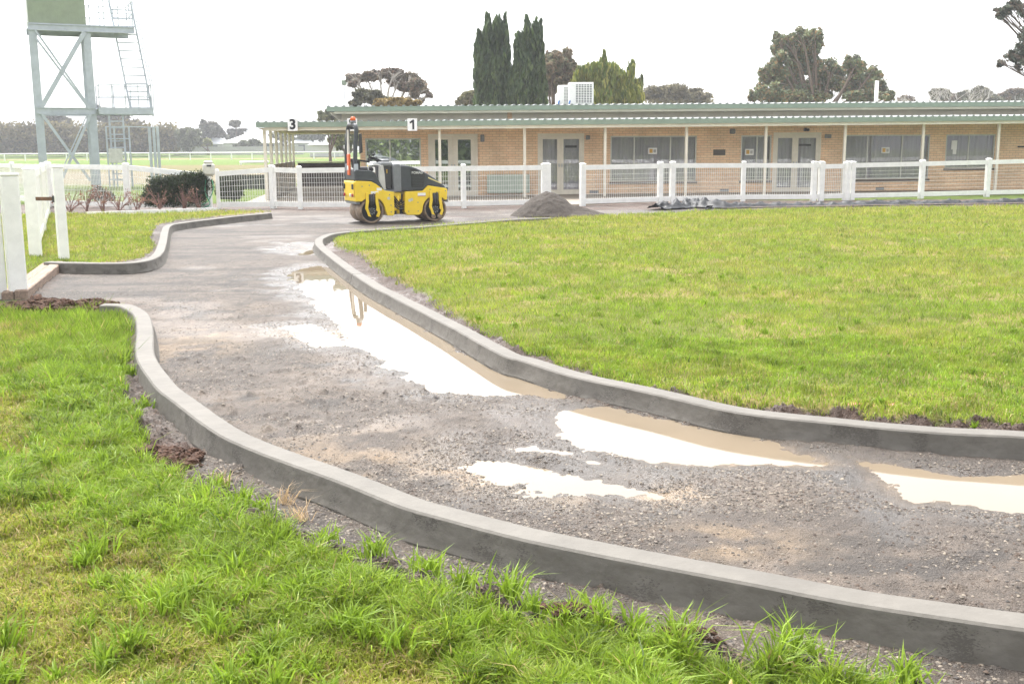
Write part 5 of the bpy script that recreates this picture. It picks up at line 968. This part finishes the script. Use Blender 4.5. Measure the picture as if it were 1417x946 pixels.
def roses(px, py, label, seed, n_=9, sp_=.42):
    q = G(px, py, .04); t = thing('rose_bush', (q[0], q[1], .03), label, 'rose bush', group='pruned rose bushes in the bed'); r_ = random.Random(seed); m_ = MB(); lv = []
    for k in range(n_):
        a = r_.uniform(0, 6.28); d = r_.uniform(.05, sp_); h = r_.uniform(.25, .62); p1 = (math.cos(a)*d*.4, math.sin(a)*d*.3, h*.55); p2 = (math.cos(a)*d, math.sin(a)*d*.6, h); m_.tube([(r_.uniform(-.04, .04), 0, 0), p1, p2], [.012, .01, .006], 5, False)
        for j in range(3): e = (p2[0]+r_.uniform(-.1, .1), p2[1]+r_.uniform(-.1, .1), p2[2]*r_.uniform(.7, 1.15)); m_.tube([p1, e], [.007, .004], 4, False); lv.append(e)
    m_.build('stems', twig, t); L3_ = np.array(lv); pos_ = L3_[rng.integers(0, len(L3_), 90)]+rng.normal(size=(90, 3))*.04; a = rng.normal(size=(90, 3))*.018; b = rng.normal(size=(90, 3))*.013
    fastmesh('foliage', np.stack([pos_-a, pos_+b, pos_+a, pos_-b], 1).reshape(-1, 3), [np.arange(360).reshape(-1, 4)], leafM, False, np.repeat(np.array([(.26, .15, .1)])*rng.uniform(.5, 1.5, (90, 1)), 4, 0), t)
for k, (x, y, lb) in enumerate(((97, 293, 'pruned rose bush nearest the left fence corner'), (120, 292, 'pruned rose bush second from the left fence corner'), (143, 293, 'reddish bare rose bush left of the fence post in the bed'), (165, 293.5, 'low rose bush close beside the fence post in the bed'), (190, 292.5, 'reddish rose bush just right of the fence post in the bed'), (222, 291.5, 'thin rose bush before the left part of the dark bush'), (255, 290, 'spreading rose bush before the middle of the dark bush'), (276, 289.5, 'rose bush nearest the post with the hose'))): roses(x, y, lb, k+2)
# ================================================================== RACE TRACK RAILS, HOUSES
def trackrail(label, Yd, x0, x1, z0, h=1.1, pitch=3.15, curve=0.):
    a = At(x0, 212, Yd); b = At(x1, 212, Yd); n_ = int((b[0]-a[0])/pitch); t = thing('track_rail', (a[0], Yd, z0), label, 'rail')
    pts = [np.array([k*pitch, curve*((k/n_)-.5)**2*4*0, 0]) for k in range(n_+1)]
    pm = MB(); pm.bbox(-.07, .07, -.07, .07, -.2, h-.1, .01); first = None
    for q in pts:
        if first is None: first = pm.build('post', white, t); first.location = tuple(q)
        else: o = first.copy(); COL.objects.link(o); o.parent = t; o.location = tuple(q)
    MB().tube([tuple(pts[0]+np.array([0, 0, h-.06])), tuple(pts[-1]+np.array([0, 0, h-.06]))], .10, 10).build('running_rail', white, t)
trackrail('long white running rail of the race track beyond the infield', 168, -80, 560, .19)
q = At(332, 226, 125); t = thing('track_rail', (q[0], 125, 0), 'short low white rail in the infield left of the open shed', 'rail'); e_ = At(372, 226, 125)[0]-q[0]; m_ = MB(); m_.tube([(0, 0, .25), (e_, 0, .3)], .14, 8); m_.build('running_rail', white, t); m_ = MB(); m_.box(.0, .2, -.1, .1, -.1, .2); m_.build('post', white, t)
def house(px0, px1, pye, pyr, pyb, Yd, label, wall, roofm, hip=.3, wins=()):
    z0 = .9; a = At(px0, pye, Yd); b = At(px1, pye, Yd); W = b[0]-a[0]; he = float(a[2])-z0; hr = float(At(px0, pyr, Yd)[2])-z0; t = thing('house', ((a[0]+b[0])/2, Yd, z0), label, 'house'); Dd = 8.
    m_ = MB(); m_.box(-W/2+.4, W/2-.4, 0, Dd, -.5, he+.02); m_.build('wall', wall, t)
    hx = W*hip; m_ = MB(); m_.add([(-W/2, -.5, he), (W/2, -.5, he), (W/2, Dd+.5, he), (-W/2, Dd+.5, he), (-W/2+hx, Dd/2, hr), (W/2-hx, Dd/2, hr)], [(0, 1, 5, 4), (1, 2, 5), (2, 3, 4, 5), (3, 0, 4), (3, 2, 1, 0)]); m_.build('roof', roofm, t)
    for x, w_, z_, h_ in wins: o = MB().box(W*x, W*x+w_, -.03, -.002, z_, z_+h_).build('window', mat('far_window', (.09, .1, .11), .3), t); MB().box(W*x-.08, W*x+w_+.08, -.05, -.032, z_-.1, z_-.01).build('sill', housew, o)
    return t
house(306, 384, 198, 183.5, 210, 222, 'white roofed house with a hipped roof beyond the track', housew, galv, .42, [(-.28, 1.2, .6, 1.3), (-.1, 1.2, .6, 1.3), (.12, 1.8, .5, 1.4), (.3, 1.6, .4, 1.5)])
house(256, 311, 199.5, 189, 210, 232, 'pale low roofed house left of the white roofed house', housew, galv, .3, [(-.2, 1.2, .5, 1.2), (.15, 1.4, .5, 1.2)])
house(400, 432, 198, 190.5, 210, 226, 'small grey house seen between the shed posts', housew, galv, .3, [(-.1, 1.3, .5, 1.2)])
house(425, 472, 200.5, 198, 211, 190, 'long low white shed seen under the verandah roof', housew, galv, .02)
m_ = MB(); a = At(240, 209, 205); b = At(420, 209, 205); m_.box(0, b[0]-a[0], 0, .1, -.2, 1.5); 
for k in range(int((b[0]-a[0])/2.4)): m_.box(k*2.4, k*2.4+.1, -.03, 0, -.2, 1.55)
o = m_.build('boundary_fence', mat('grey_fence_sheet', (.4, .4, .38), .7)); o.location = (a[0], 205, .75); tag(o, 'long grey paling fence in front of the far houses', 'fence')

# ================================================================== GLARE VEIL
veilM = bpy.data.materials.new('glare_veil_volume'); veilM.use_nodes = True; n = veilM.node_tree.nodes; L = veilM.node_tree.links; n.remove(n['Principled BSDF'])
pv_ = n.new('ShaderNodeVolumePrincipled'); pv_.inputs['Color'].default_value = (.93, .95, 1, 1); pv_.inputs['Density'].default_value = .0009; L.new(pv_.outputs[0], n['Material Output'].inputs['Volume'])
tag(MB().box(-2600, 2600, -400, 2600, -1.3, 30).build('glare_veil', veilM), kind='stuff')  # thin scattering volume added to lift dark tones, standing in for lens veiling glare

rh = [(x, 0) for x in range(-60, 61, 6)]; t = thing('long_hedge', (0, -42, 0), 'dark hedge far across the lawn seen mirrored in the left clubhouse window', 'hedge'); Vh = []
for x, _ in rh:
    p0 = np.array([x, 0, 2.6])+np.clip(rng.normal(size=(1500, 3)), -2, 2)*np.array([2.2, 1.2, 1.5]); a = rng.normal(size=(1500, 3))*.16; b = rng.normal(size=(1500, 3))*.16; Vh.append(np.stack([p0-a, p0+b, p0+a, p0-b], 1).reshape(-1, 3))
Vh = np.concatenate(Vh); Vh[:, 2] = np.maximum(Vh[:, 2], .0); fastmesh('foliage', Vh, [np.arange(len(Vh)).reshape(-1, 4)], leafM, False, np.repeat(np.array([(.13, .17, .05)])*rng.uniform(.5, 1.5, (len(Vh)//4, 1)), 4, 0), t)

# dry straw tufts on the trench edge
for k, (a, b_, lb) in enumerate(((412, 712, 'dry straw coloured grass tuft beside the near kerb, nearest the middle'), (310, 668, 'dry straw tuft beside the near kerb close to the red brown clod'), (395, 690, 'small dry straw tuft left of the larger straw tuft'))):
    q = G(a, b_, .02); m = 34; x = q[0]+rng.normal(size=m)*.025; y = q[1]+rng.normal(size=m)*.02; V_, a4, a3_, cc = blades(x-q[0], y-q[1], np.full(m, .0), rng.uniform(.05, .13, m), np.full(m, .004), rng.uniform(.5, 1.5, m), None, np.array([(.5, .36, .2)])*rng.uniform(.7, 1.2, (m, 1)), 2)
    o = fastmesh('straw_tuft', V_, [a4, a3_], grassM, False, cc); o.location = (q[0], q[1], float(hgt(np.array([q[0]]), np.array([q[1]]))[0])); tag(o, lb, 'grass tuft')
